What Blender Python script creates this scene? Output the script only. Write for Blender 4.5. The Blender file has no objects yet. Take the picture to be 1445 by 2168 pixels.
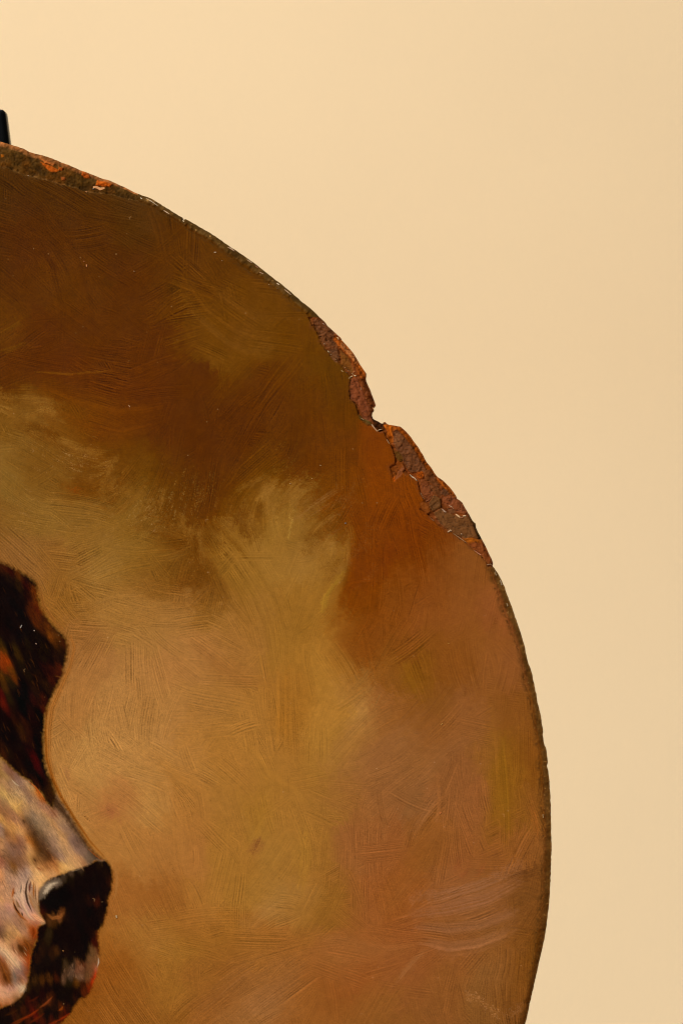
import bpy, math
import numpy as np

# ---------------------------------------------------------------- scale: 1 photo pixel = 0.1 mm on the panel face
PX = 1.0e-4
ZC = 0.262                      # height of the picture centre above the studio floor
def wx(px): return (px - 722.5) * PX
def wz(py): return ZC + (1084.0 - py) * PX

scene = bpy.context.scene
col0 = scene.collection
R = math.radians

# ================================================================= camera
cam = bpy.data.cameras.new("camera")
cam_o = bpy.data.objects.new("camera", cam); col0.objects.link(cam_o)
CAM_D = 0.95
cam.sensor_fit = 'VERTICAL'; cam.sensor_height = 36.0; cam.sensor_width = 24.0
cam.lens = 36.0 * CAM_D / (2168 * PX)
cam.clip_start = 0.01; cam.clip_end = 20
cam_o.location = (0, -CAM_D, ZC); cam_o.rotation_euler = (R(90), 0, 0)
cam.dof.use_dof = True; cam.dof.focus_distance = CAM_D; cam.dof.aperture_fstop = 10.0
scene.camera = cam_o

# ================================================================= world, lamps, exposure
world = bpy.data.worlds.new("World"); scene.world = world; world.use_nodes = True
bg = world.node_tree.nodes["Background"]
bg.inputs[0].default_value = (1.0, 0.93, 0.84, 1); bg.inputs[1].default_value = 0.03
def area(name, loc, target, sx, sy, power, colr):
    L = bpy.data.lights.new(name, 'AREA'); L.shape = 'RECTANGLE'; L.size = sx; L.size_y = sy
    L.energy = power; L.color = colr
    o = bpy.data.objects.new(name, L); col0.objects.link(o); o.location = loc
    from mathutils import Vector
    d = Vector(target) - Vector(loc)
    o.rotation_euler = d.to_track_quat('-Z', 'Y').to_euler()
    return o
area("softbox_key", (-0.95, -0.95, 1.35), (0.0, 0.0, 0.28), 0.55, 0.55, 41.0, (0.95, 1.0, 1.03))
area("softbox_backdrop", (-0.10, 0.10, 0.80), (0.0, 0.62, 0.34), 0.3, 0.3, 1.2, (0.93, 1.0, 1.04))
scene.view_settings.view_transform = 'Standard'; scene.view_settings.look = 'None'
scene.view_settings.exposure = 0.0; scene.view_settings.gamma = 1.0
scene.render.engine = 'CYCLES'
scene.cycles.use_denoising = True
scene.cycles.denoiser = 'OPENIMAGEDENOISE'
scene.cycles.denoising_input_passes = 'RGB_ALBEDO_NORMAL'
scene.cycles.denoising_prefilter = 'FAST'
scene.cycles.diffuse_bounces = 2
scene.cycles.use_light_tree = False
scene.cycles.max_bounces = 5
scene.cycles.filter_width = 1.05

# ================================================================= helpers
def s2l(c):
    c = np.asarray(c, dtype=np.float32) / 255.0
    return np.where(c <= 0.04045, c / 12.92, ((c + 0.055) / 1.055) ** 2.4).astype(np.float32)

def nodes_of(m):
    m.use_nodes = True
    nt = m.node_tree
    return nt, nt.nodes["Principled BSDF"]

def painted_material(name, rough, rvar, spec, grain, gscale, bump, coat=0.0):
    """pigment colour carried by the mesh, broken up by fine procedural grain"""
    m = bpy.data.materials.new(name); nt, b = nodes_of(m); N = nt.nodes; K = nt.links
    a = N.new('ShaderNodeAttribute'); a.attribute_name = 'pigment'
    tc = N.new('ShaderNodeTexCoord')
    n = N.new('ShaderNodeTexNoise'); n.inputs['Scale'].default_value = gscale; n.inputs['Detail'].default_value = 6
    n.inputs['Roughness'].default_value = 0.7
    K.new(tc.outputs['Object'], n.inputs['Vector'])
    mr = N.new('ShaderNodeMapRange'); mr.inputs[1].default_value = 0.25; mr.inputs[2].default_value = 0.75
    mr.inputs[3].default_value = 1 - grain; mr.inputs[4].default_value = 1 + grain
    K.new(n.outputs['Fac'], mr.inputs[0])
    vm = N.new('ShaderNodeVectorMath'); vm.operation = 'SCALE'
    K.new(a.outputs['Color'], vm.inputs[0]); K.new(mr.outputs[0], vm.inputs['Scale'])
    K.new(vm.outputs[0], b.inputs['Base Color'])
    n2 = N.new('ShaderNodeTexNoise'); n2.inputs['Scale'].default_value = gscale * 0.07; n2.inputs['Detail'].default_value = 4
    K.new(tc.outputs['Object'], n2.inputs['Vector'])
    m2 = N.new('ShaderNodeMapRange'); m2.inputs[1].default_value = 0.3; m2.inputs[2].default_value = 0.7
    m2.inputs[3].default_value = rough - rvar; m2.inputs[4].default_value = rough + rvar
    K.new(n2.outputs['Fac'], m2.inputs[0]); K.new(m2.outputs[0], b.inputs['Roughness'])
    b.inputs['Specular IOR Level'].default_value = spec
    b.inputs['Coat Weight'].default_value = coat; b.inputs['Coat Roughness'].default_value = 0.3
    if bump > 0:
        bp = N.new('ShaderNodeBump'); bp.inputs['Strength'].default_value = bump; bp.inputs['Distance'].default_value = 0.0002
        K.new(n.outputs['Fac'], bp.inputs['Height']); K.new(bp.outputs[0], b.inputs['Normal'])
    return m

def plain_material(name, rgb, rough, spec=0.5, grain=0.0, scale=80, metallic=0.0, bump=0.0, stretch=(1, 1, 1)):
    m = bpy.data.materials.new(name); nt, b = nodes_of(m); N = nt.nodes; K = nt.links
    tc = N.new('ShaderNodeTexCoord'); mp = N.new('ShaderNodeMapping'); mp.inputs['Scale'].default_value = stretch
    K.new(tc.outputs['Object'], mp.inputs[0])
    n = N.new('ShaderNodeTexNoise'); n.inputs['Scale'].default_value = scale; n.inputs['Detail'].default_value = 5
    K.new(mp.outputs[0], n.inputs['Vector'])
    cr = N.new('ShaderNodeValToRGB'); c = np.array(s2l(rgb))
    cr.color_ramp.elements[0].position = 0.3; cr.color_ramp.elements[1].position = 0.7
    cr.color_ramp.elements[0].color = (*[float(v) for v in c * (1 - grain)], 1)
    cr.color_ramp.elements[1].color = (*[float(v) for v in np.minimum(c * (1 + grain), 1)], 1)
    K.new(n.outputs['Fac'], cr.inputs[0]); K.new(cr.outputs[0], b.inputs['Base Color'])
    b.inputs['Roughness'].default_value = rough; b.inputs['Specular IOR Level'].default_value = spec
    b.inputs['Metallic'].default_value = metallic
    if bump > 0:
        bp = N.new('ShaderNodeBump'); bp.inputs['Strength'].default_value = bump; bp.inputs['Distance'].default_value = 0.0005
        K.new(n.outputs['Fac'], bp.inputs['Height']); K.new(bp.outputs[0], b.inputs['Normal'])
    return m

def link(name, me, parent=None, mat=None):
    o = bpy.data.objects.new(name, me); col0.objects.link(o)
    if parent: o.parent = parent
    if mat: me.materials.append(mat)
    return o

def mesh_np(name, co, faces, smooth=True):
    """faces: (n,4) int array"""
    me = bpy.data.meshes.new(name)
    nv, nf = len(co), len(faces); k = faces.shape[1]
    me.vertices.add(nv); me.vertices.foreach_set('co', np.ascontiguousarray(co, dtype=np.float32).ravel())
    me.loops.add(nf * k); me.loops.foreach_set('vertex_index', np.ascontiguousarray(faces, dtype=np.int32).ravel())
    me.polygons.add(nf); me.polygons.foreach_set('loop_start', np.arange(0, nf * k, k, dtype=np.int32))
    me.update(calc_edges=True)
    me.polygons.foreach_set('use_smooth', np.full(nf, smooth, dtype=bool))
    return me

# ================================================================= backdrop (seamless paper sweep: floor, curve, wall)
def build_backdrop():
    prof = [(-0.55, 0.0), (0.30, 0.0)]
    r, cx, cz = 0.32, 0.30, 0.32
    for i in range(1, 25):
        a = R(90) * i / 24
        prof.append((cx + r * math.sin(a), cz - r * math.cos(a)))
    prof += [(0.62, 0.7), (0.62, 1.1), (0.62, 1.9)]
    xs = np.linspace(-1.6, 1.6, 17)
    co, f = [], []
    for x in xs:
        for (y, z) in prof: co.append((x, y, z))
    n = len(prof)
    for i in range(len(xs) - 1):
        for j in range(n - 1): f.append((i * n + j, i * n + j + 1, (i + 1) * n + j + 1, (i + 1) * n + j))
    me = mesh_np('backdrop', np.array(co), np.array(f)[:, ::-1])
    o = link('backdrop', me, None, plain_material('cream_paper', (233, 203, 161), 0.95, 0.05, 0.022, 7))
    o['kind'] = 'structure'
build_backdrop()

# ================================================================= outline of the panel (photo pixels, y down)
ECX, ECY, EA, EB = -713.0, 1780.0, 1880.0, 1603.0
OUT = [(0,299),(10,302),(20,305),(38,310),(50,314),(62,321),(75,325),(90,328),(100,331),(115,337),(125,341),(140,347),(155,353),(170,360),
 (185,365),(200,371),(215,377),(233,382),(250,390),(268,398),(285,407),(300,413),(318,419),(330,426),(348,437),(362,446),(378,456),(386,460),
 (388,466),(392,463),(400,467),(420,479),(440,490),(460,503),(480,517),(500,530),(520,544),(540,558),(560,574),(580,590),(600,605),(620,622),
 (640,640),(655,651),(665,660),(690,685),(693,690),(700,696),(713,708),(721,715),(723,720),(735,733),(748,748),(757,763),(765,776),(771,785),(775,791),(774,802),
 (777,812),(784,828),(789,841),(793,852),(795,858),(792,862),(788,864),(792,868),(788,873),(787,880),(789,886),(793,889),(800,892),(806,896),(810,897),(811,894),
 (815,893),(817,896),(822,899),(830,900),(840,902),(847,903),(855,910),(863,918),(870,926),(878,938),(885,947),(893,960),(898,970),(903,979),
 (910,987),(916,996),(921,1004),(926,1010),(938,1018),(950,1030),(958,1040),(965,1050),(967,1056),(972,1059),(978,1064),(985,1077),(993,1090),(1000,1103),
 (1003,1106),(1006,1108),(1007,1117),(1016,1135),(1024,1150),(1032,1167),(1040,1183),(1043,1192),(1042,1199),(1046,1203),(1053,1213),(1059,1225),(1064,1236),(1068,1243),(1073,1260),
 (1079,1275),(1086,1295),(1094,1318),(1103,1345),(1110,1368),(1112,1382),(1116,1398),(1118,1406),(1121,1412),(1127,1433),(1132,1458),(1136,1480),
 (1137,1488),(1139,1494),(1144,1515),(1148,1540),(1149,1550),(1148,1556),(1150,1570),(1155,1584),(1158,1605),(1159,1614),(1157,1622),(1160,1632),
 (1162,1650),(1164,1680),(1165,1710),(1166,1750),(1167,1790),(1166,1830),(1164,1870),(1162,1910),(1158,1945),(1154,1975),(1147,2010),(1139,2045),
 (1131,2080),(1122,2120),(1113,2162)]
INN = [(-4,352),(20,358),(35,364),(60,373),(80,378),(105,382),(125,390),(150,396),(170,402),(185,406),(200,408),(225,410),(250,416),(275,422),
 (290,425),(310,432),(330,442),(350,455),(370,466),(390,478),(400,487),(420,498),(439,508),(458,522),(476,535),(496,550),(516,566),(535,579),
 (555,590),(575,605),(594,620),(623,644),(652,672),(660,690),(672,707),(676,722),(684,734),(693,745),(706,757),(719,770),(727,782),(737,793),
 (742,802),(738,828),(741,845),(752,856),(757,872),(762,888),(775,899),(786,902),(795,906),(803,915),(811,910),(818,928),(826,940),(832,955),(836,972),(835,982),
 (825,988),(829,1002),(834,1017),(842,1009),(852,1000),(860,1003),(866,1006),(876,1012),(884,1019),(886,1030),(889,1043),(895,1056),(893,1066),(888,1078),
 (905,1090),(916,1100),(928,1113),(945,1124),(957,1128),(968,1136),(980,1144),(990,1155),(1003,1166),(1018,1178),(1030,1194),(1033,1200),(1040,1215),(1046,1235),
 (1055,1262),(1065,1290),(1073,1310),(1081,1338),(1092,1365),(1100,1390),(1105,1412),(1107,1422),(1108,1445),(1116,1465),(1122,1490),(1127,1520),
 (1130,1545),(1136,1565),(1140,1600),(1142,1630),(1144,1660),(1146,1700),(1148,1750),(1148,1800),(1147,1830),(1146,1880),(1144,1920),(1140,1950),
 (1136,1985),(1131,2015),(1125,2050),(1117,2090),(1110,2120),(1101,2160)]
def ell(t, a, b): return (ECX + a * math.cos(t), ECY + b * math.sin(t))
def close_with_ellipse(pts, inset):
    a, b = EA - inset, EB - inset
    t0 = math.atan2((pts[-1][1] - ECY) / b, (pts[-1][0] - ECX) / a)
    t1 = math.atan2((pts[0][1] - ECY) / b, (pts[0][0] - ECX) / a) + 2 * math.pi
    n = 150
    return pts + [ell(t0 + (t1 - t0) * i / n, a, b) for i in range(3, n - 2)]
OUTP = np.array(close_with_ellipse(OUT, 0), dtype=np.float64)
INP = np.array(close_with_ellipse(INN, 24), dtype=np.float64)

def densify(P, step, amp, seed):
    """subdivide the in-frame part and roughen it a little, as a worn edge is"""
    rg = np.random.default_rng(seed); out = []
    for i in range(len(P)):
        a, b = P[i], P[(i + 1) % len(P)]; L = np.hypot(*(b - a)); out.append(a)
        if L > 60: continue
        n = int(L // step)
        nrm = np.array([-(b - a)[1], (b - a)[0]]) / max(L, 1e-6)
        for k in range(1, n):
            out.append(a + (b - a) * k / n + nrm * rg.normal(0, amp))
    return np.array(out)
OUTP = densify(OUTP, 5.0, 0.32, 5)
INP = densify(INP, 5.0, 0.9, 6)

# ================================================================= the painted face: one rectilinear sheet of points
FX0, FX1, FY0, FY1, STEP = -45.0, 1176.0, 276.0, 2205.0, 1.25
gx = np.concatenate([np.arange(-2620, FX0 - 5, 28.0), np.arange(FX0, FX1, STEP)]).astype(np.float32)
gy = np.concatenate([np.arange(150, FY0 - 3, 28.0)[:], np.arange(FY0, FY1, STEP), np.arange(FY1 + 20, 3420, 28.0)]).astype(np.float32)
W_, H_ = len(gx), len(gy)
X, Y = np.meshgrid(gx, gy)
rng = np.random.default_rng(11)

def inside(P, x, y):
    r = np.zeros(x.shape, dtype=bool)
    x0, y0 = P[:, 0], P[:, 1]; x1, y1 = np.roll(x0, -1), np.roll(y0, -1)
    for i in range(len(P)):
        if y0[i] == y1[i]: continue
        lo, hi = min(y0[i], y1[i]), max(y0[i], y1[i])
        c = (y >= lo) & (y < hi)
        if not c.any(): continue
        yc = y[c]
        r[c] ^= x[c] < (x1[i] - x0[i]) * (yc - y0[i]) / (y1[i] - y0[i]) + x0[i]
    return r
def inside_grid(P):
    """scanline version on the rectilinear sheet"""
    r = np.zeros((H_, W_), dtype=bool)
    x0, y0 = P[:, 0], P[:, 1]; x1, y1 = np.roll(x0, -1), np.roll(y0, -1)
    for j in range(H_):
        y = gy[j]; k = ((y0 <= y) & (y1 > y)) | ((y1 <= y) & (y0 > y))
        if not k.any(): continue
        xs = np.sort(x0[k] + (y - y0[k]) * (x1[k] - x0[k]) / (y1[k] - y0[k]))
        for a, b in zip(xs[0::2], xs[1::2]):
            r[j, np.searchsorted(gx, a):np.searchsorted(gx, b)] = True
    return r
def pdist(P, x, y, closed=True):
    """distance to polyline and nearest point, chunked by points"""
    n = len(P) if closed else len(P) - 1
    d = np.full(x.shape, 1e9, dtype=np.float32); nx = np.zeros_like(d); ny = np.zeros_like(d)
    for i in range(n):
        ax, ay = P[i]; bx, by = P[(i + 1) % len(P)]
        m = (x > min(ax, bx) - 140) & (x < max(ax, bx) + 140) & (y > min(ay, by) - 140) & (y < max(ay, by) + 140)
        if not m.any(): continue
        xm, ym = x[m], y[m]
        vx, vy = bx - ax, by - ay; l2 = vx * vx + vy * vy + 1e-9
        t = np.clip(((xm - ax) * vx + (ym - ay) * vy) / l2, 0, 1)
        qx, qy = ax + t * vx, ay + t * vy
        e = np.hypot(xm - qx, ym - qy)
        dm = d[m]; b_ = e < dm
        dm[b_] = e[b_]; d[m] = dm
        tx = nx[m]; tx[b_] = qx[b_]; nx[m] = tx
        ty = ny[m]; ty[b_] = qy[b_]; ny[m] = ty
    return d, nx, ny

# ---- noise
_T2 = np.random.default_rng(3).random((256, 256), dtype=np.float32) * 2 - 1
def vn(x, y, s, k=0):
    u = x / s + 37.3 * k + 1000; v = y / s + 91.7 * k + 1000
    iu = np.floor(u).astype(np.int32); iv = np.floor(v).astype(np.int32)
    fu = (u - iu).astype(np.float32); fv = (v - iv).astype(np.float32)
    fu = fu * fu * (3 - 2 * fu); fv = fv * fv * (3 - 2 * fv)
    a = _T2[iv & 255, iu & 255]; b = _T2[iv & 255, (iu + 1) & 255]; c = _T2[(iv + 1) & 255, iu & 255]; d = _T2[(iv + 1) & 255, (iu + 1) & 255]
    return (a + (b - a) * fu) * (1 - fv) + (c + (d - c) * fu) * fv
def fbm(x, y, s, k=0, o=3):
    r = 0; a = 1.0; t = 0
    for i in range(o):
        r = r + a * vn(x, y, s / 2 ** i, k + i); t += a; a *= 0.55
    return r / t
_T1 = np.random.default_rng(8).random(8192).astype(np.float32) * 2 - 1
def n1(u):
    i = np.floor(u).astype(np.int32); f = (u - i).astype(np.float32)
    a = _T1[i & 8191]; return a + (_T1[(i + 1) & 8191] - a) * f

# ---- underlying colour of the background paint: samples (x, y, r, g, b)
BASE = """20 420 78 52 18;150 430 80 52 16;300 450 84 58 24;60 500 85 50 12;200 500 86 52 12;350 520 90 55 14;450 540 98 62 18
30 620 92 54 10;150 620 95 58 12;280 640 92 54 8;400 620 102 64 14;500 640 110 70 18;600 650 108 70 20
0 690 100 62 14;100 720 92 52 8;220 720 96 56 10;330 720 92 52 8;450 700 112 72 18;520 730 116 76 22;620 720 108 68 14;690 780 102 68 18
30 790 94 54 8;150 800 95 52 8;300 820 98 54 8;420 830 94 54 8;550 830 96 56 8;650 830 104 62 10;720 850 104 64 10
0 900 120 82 24;60 900 130 92 34;150 890 116 72 18;260 900 106 60 10;380 920 92 52 8;500 920 94 54 8;620 920 98 58 10;720 930 112 64 10;800 960 128 66 10
20 1010 134 100 40;100 1000 122 84 28;180 1030 112 66 14;280 1010 110 72 20;380 1010 92 54 8;480 1010 98 58 10;560 1000 108 68 14;650 1010 104 60 8;740 1020 122 68 10;820 1040 134 70 10;880 1060 132 68 10
0 1110 128 90 34;80 1110 140 104 42;180 1110 138 100 38;280 1090 134 96 34;360 1090 112 72 20;440 1100 104 62 12;520 1090 120 78 20;580 1080 150 108 38;620 1100 152 112 42;680 1080 108 62 12;760 1100 122 64 10;850 1110 128 64 8;930 1120 124 62 14
60 1190 140 96 46;140 1200 140 96 38;220 1200 150 110 46;320 1180 138 100 36;395 1205 112 70 20;425 1235 104 64 16;370 1240 126 80 26;450 1250 132 88 30;350 1190 128 86 28;500 1180 146 102 34;580 1190 156 112 42;660 1180 158 114 46;700 1200 150 106 34;760 1200 126 64 10;770 1330 136 76 22;880 1240 132 72 20;930 1240 138 80 30;850 1200 122 60 6;930 1180 124 66 18;990 1200 140 86 36
110 1300 146 98 34;180 1290 140 96 36;250 1300 160 114 48;350 1290 164 116 52;450 1290 154 108 44;540 1300 156 108 42;620 1300 152 106 36;690 1290 160 112 38;740 1290 124 62 8;820 1290 136 78 24;830 1350 136 80 28;900 1290 146 86 36;1000 1290 144 86 36;1050 1290 148 88 42
170 1360 144 96 44;200 1400 162 112 54;300 1400 166 116 54;400 1390 168 116 54;500 1380 160 110 46;600 1390 158 110 38;680 1390 166 116 40;750 1380 140 82 26;800 1400 130 74 20;870 1420 132 86 22;950 1400 138 84 30;1040 1380 146 90 38;1090 1420 146 90 44
150 1500 166 114 52;250 1500 170 120 56;350 1500 168 118 54;450 1490 164 114 48;550 1500 166 114 44;600 1500 158 106 34;680 1500 170 118 42;760 1500 168 120 54;820 1500 150 96 44;900 1500 142 90 40;1000 1520 148 94 46;1080 1500 142 90 34;1120 1520 138 86 34
130 1600 168 118 54;200 1600 174 126 58;300 1600 174 124 58;400 1600 170 118 50;500 1600 166 114 44;600 1600 166 114 44;700 1590 164 116 42;740 1600 156 106 52;820 1600 150 100 52;900 1620 148 98 48;980 1600 146 94 48;1060 1620 148 100 28;1120 1620 136 84 28
160 1700 174 122 56;240 1710 168 110 52;300 1700 174 124 56;400 1700 168 114 46;480 1700 162 112 44;560 1690 160 112 40;640 1700 164 114 44;700 1700 156 108 42;780 1700 152 98 50;870 1700 144 98 52;920 1700 152 98 50;1000 1700 150 94 48;1070 1720 144 98 24;1120 1720 142 90 36
260 1800 170 116 50;330 1800 168 114 50;400 1810 168 112 48;480 1800 162 112 42;600 1800 160 114 44;660 1800 162 112 42;740 1800 152 98 48;820 1800 150 92 44;900 1800 146 92 38;980 1820 150 92 46;1060 1800 148 92 40;1120 1800 148 94 42
290 1890 156 98 40;350 1900 150 94 38;420 1900 166 112 44;500 1890 160 112 40;580 1890 164 118 52;640 1900 162 112 44;700 1900 148 100 36;780 1900 154 94 44;860 1900 152 90 36;950 1900 150 96 50;1030 1900 144 94 50;1100 1880 122 80 36;1130 1900 128 82 36
240 2000 158 104 40;300 2000 166 114 46;380 2000 156 108 38;450 1990 152 100 36;540 1990 158 104 40;620 2000 154 96 40;700 2010 156 100 46;780 2000 156 96 44;850 2020 150 88 42;950 2000 144 92 44;1050 2000 142 92 42;1110 2000 126 80 28
250 2060 142 82 26;320 2080 152 100 38;370 2090 156 108 38;450 2080 142 90 38;520 2080 150 98 44;600 2070 152 100 48;680 2080 150 92 38;760 2080 148 86 36;840 2070 150 92 46;940 2080 146 92 42;1040 2080 146 98 48;1090 2080 132 84 32
180 2150 138 84 28;260 2150 146 90 32;340 2140 140 90 32;440 2150 150 96 40;540 2150 156 106 54;640 2150 152 96 40;740 2150 144 90 38;840 2150 142 92 40;940 2150 140 90 42;1040 2150 132 90 42;1085 2150 128 82 36
-300 500 84 50 14;-800 450 80 48 14;-1500 900 92 56 14;-2200 1500 110 70 24;-400 900 120 80 26;-1000 1000 118 78 26;-2000 2400 116 76 30;-1200 2900 112 72 28;-200 2700 124 80 30;600 2500 130 84 34;500 2900 112 72 28"""
BP = np.array([[float(v) for v in t.split()] for t in BASE.replace('\n', ';').split(';')], dtype=np.float32)
BRGB = s2l(BP[:, 2:5])
def base_colour(x, y, sig=27.0):
    """weighted blend of the samples, wobbled so that patches have ragged borders"""
    x = np.asarray(x, dtype=np.float32); y = np.asarray(y, dtype=np.float32)
    wx_ = x + 22 * vn(x, y, 60, 1) + 15 * vn(x, y, 22, 2) + 7 * vn(x, y, 9, 7); wy_ = y + 22 * vn(x, y, 60, 3) + 15 * vn(x, y, 22, 4) + 7 * vn(x, y, 9, 8)
    num = np.zeros(x.shape + (3,), np.float32); den = np.full(x.shape, 1e-12, np.float32)
    for p, c in zip(BP, BRGB):
        d2 = (wx_ - p[0]) ** 2 + (wy_ - p[1]) ** 2
        w = np.exp(-d2 / (2 * sig * sig)) + 1e4 / (d2 * d2 * 1.0 + 1e10) * 1e-2
        num += w[..., None] * c; den += w
    return num / den[..., None]

# evaluate on a thin sheet, then spread to the full sheet
ci = np.unique(np.concatenate([np.arange(0, W_, 4), [W_ - 1]])); cj = np.unique(np.concatenate([np.arange(0, H_, 4), [H_ - 1]]))
Cs = base_colour(X[np.ix_(cj, ci)], Y[np.ix_(cj, ci)])
def spread(A):
    fi = np.interp(np.arange(W_), ci, np.arange(len(ci))); fj = np.interp(np.arange(H_), cj, np.arange(len(cj)))
    i0 = np.minimum(fi.astype(int), len(ci) - 2); j0 = np.minimum(fj.astype(int), len(cj) - 2)
    a = (fi - i0).astype(np.float32)[None, :, None]; b = (fj - j0).astype(np.float32)[:, None, None]
    return (A[j0][:, i0] * (1 - a) + A[j0][:, i0 + 1] * a) * (1 - b) + (A[j0 + 1][:, i0] * (1 - a) + A[j0 + 1][:, i0 + 1] * a) * b
COL = spread(Cs).astype(np.float32)
TEX = np.zeros((H_, W_), np.float32)            # bristle marks, -1 groove .. +1 ridge
HGT = np.zeros((H_, W_), np.float32)            # relief in photo pixels (1 = 0.1 mm), + towards the viewer
RELIEF = 0.27
def colour_at(x, y):
    i = min(max(np.searchsorted(gx, x), 0), W_ - 1); j = min(max(np.searchsorted(gy, y), 0), H_ - 1)
    return COL[j, i].copy()

def window(x0, x1, y0, y1):
    i0, i1 = np.searchsorted(gx, x0), np.searchsorted(gx, x1); j0, j1 = np.searchsorted(gy, y0), np.searchsorted(gy, y1)
    if i1 <= i0 or j1 <= j0: return None
    return slice(j0, j1), slice(i0, i1)

def stroke(cx, cy, ang, L, Wd, bend, c, alpha=0.6, cv=0.04, amp=1.0, hw=0.9, period=3.4, edge=0.3, dry=0.0, sd=0.0, clip=None):
    """one brush mark: bristle lines run along it, its ends are ragged, it leaves colour and relief"""
    ca, sa = math.cos(ang), math.sin(ang)
    ex = abs(ca) * L / 2 + abs(sa) * (Wd / 2 + abs(bend) * L / 4) + 4; ey = abs(sa) * L / 2 + abs(ca) * (Wd / 2 + abs(bend) * L / 4) + 4
    w = window(cx - ex, cx + ex, cy - ey, cy + ey)
    if w is None: return
    dx = gx[w[1]][None, :] - np.float32(cx); dy = gy[w[0]][:, None] - np.float32(cy)
    u = dx * ca + dy * sa; v = -dx * sa + dy * ca - bend * u * u / L
    ph = 2.9 * n1(v / 7.0 + sd * 977.0) + 0.9 * n1(u / 38.0 + sd * 31)
    b = 0.62 * np.sin(v * (3.14159 / period) + ph) * (0.75 + 0.45 * n1(u / 13.0 + np.floor(v / (2 * period)) * 37.7 + sd * 91)) + 0.45 * n1(v / (0.8 * period) + sd * 577.0)
    av = np.clip((Wd / 2 - np.abs(v)) / (Wd * edge), 0, 1)
    au = np.clip((L / 2 - np.abs(u) + b * L * 0.07) / (L * 0.20), 0, 1)
    A = alpha * av * au
    if dry > 0: A = A * np.clip((b + 1 - 2 * dry) * 3.0 + 0.3 * n1(u / 6.0 + v * 0.8), 0, 1)
    if clip is not None: A = A * clip[w]
    C = COL[w]; C += A[..., None] * (np.asarray(c, np.float32)[None, None] * (1 + cv * b)[..., None] - C)
    At = np.clip(A / max(alpha, 0.05) * hw * 1.15, 0, 1)
    Tt = TEX[w]; Tt += At * (b * amp - Tt)

def sm(t): t = np.clip(t, 0, 1); return t * t * (3 - 2 * t)
def poly_alpha(P, feather, jag=0.0, jscale=6.0, k=0):
    P = np.array(P, dtype=np.float64); m = feather + jag + 3
    w = window(P[:, 0].min() - m, P[:, 0].max() + m, P[:, 1].min() - m, P[:, 1].max() + m)
    if w is None: return None, None
    x, y = X[w], Y[w]
    ins = inside(P, x, y); d, _, _ = pdist(P, x, y)
    sdv = np.where(ins, d, -d)
    if jag > 0: sdv = sdv + jag * fbm(x, y, jscale, k + 5, 2)
    return w, sm(sdv / max(feather, 0.5) * 0.5 + 0.5)
def fill(P, rgb, feather=4, alpha=1.0, jag=0.0, jscale=6, k=0, var=0.0):
    w, A = poly_alpha(P, feather, jag, jscale, k)
    if w is None: return
    A = A * alpha; c = s2l(rgb)[None, None]
    if var: c = c * (1 + var * fbm(X[w], Y[w], 14, k + 9, 3))[..., None]
    C = COL[w]; C += A[..., None] * (c - C)
def lay(P, H, feather=3, jag=0, k=0):
    w, A = poly_alpha(P, feather, jag, 6, k)
    if w is not None: HGT[w] += A * (H - HGT[w])
def pathstroke(pts, wd, rgb, alpha=0.8, cv=0.15, amp=0.5, period=3.2, dry=0.0, taper=0.5, soft=0.3):
    """brush mark along a drawn path"""
    if wd > 20 and soft < 0.45: alpha *= 0.62; soft = 0.5
    P = np.array(pts, dtype=np.float64); m = wd + 3
    w = window(P[:, 0].min() - m, P[:, 0].max() + m, P[:, 1].min() - m, P[:, 1].max() + m)
    if w is None: return
    x, y = X[w], Y[w]; best = np.full(x.shape, 1e9, np.float32); V = np.zeros_like(best); U = np.zeros_like(best)
    seg = np.hypot(*np.diff(P, axis=0).T); cum = np.concatenate([[0], np.cumsum(seg)]); T = cum[-1]
    nseg = len(P) - 1
    for i in range(nseg):
        ax, ay = P[i]; vx, vy = P[i + 1] - P[i]; l = seg[i] + 1e-9
        tr = ((x - ax) * vx + (y - ay) * vy) / (l * l); t = np.clip(tr, 0, 1)
        qx, qy = x - ax - t * vx, y - ay - t * vy; d = np.hypot(qx, qy)
        perp = (vx * (y - ay) - vy * (x - ax)) / l
        tt = tr.copy()
        if i > 0: tt = np.maximum(tt, 0)
        if i < nseg - 1: tt = np.minimum(tt, 1)
        inner = (tr >= 0) & (tr <= 1)
        vv = np.where(inner | ((tr < 0) & (i == 0)) | ((tr > 1) & (i == nseg - 1)), perp, np.sign(perp) * d)
        b = d < best
        best[b] = d[b]; V[b] = vv[b]; U[b] = (cum[i] + tt * l)[b]
    s0 = (P[0, 0] * 13.7 + P[0, 1] * 7.1) % 997; period = period * 0.55
    b = n1(V / period + s0)
    half = wd / 2 * (1 - taper * np.clip(np.abs(2 * U / T - 1), 0, 1) ** 2)
    er = min(0.25 * T, wd * 0.35) + 0.5
    A = alpha * np.clip((half - np.abs(V)) / (soft * wd) + 0.3 * b, 0, 1) * np.clip((np.minimum(U, T - U) + er * 0.5 + b * er * 0.5) / er, 0, 1)
    if dry: A = A * np.clip((b + 1 - 2 * dry) * 3, 0, 1)
    C = COL[w]; C += A[..., None] * (s2l(rgb)[None, None] * (1 + 0.4 * cv * b)[..., None] - C)
    Tt = TEX[w]; Tt += np.clip(A * 1.3, 0, 1) * (b * 1.1 - Tt)

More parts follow.
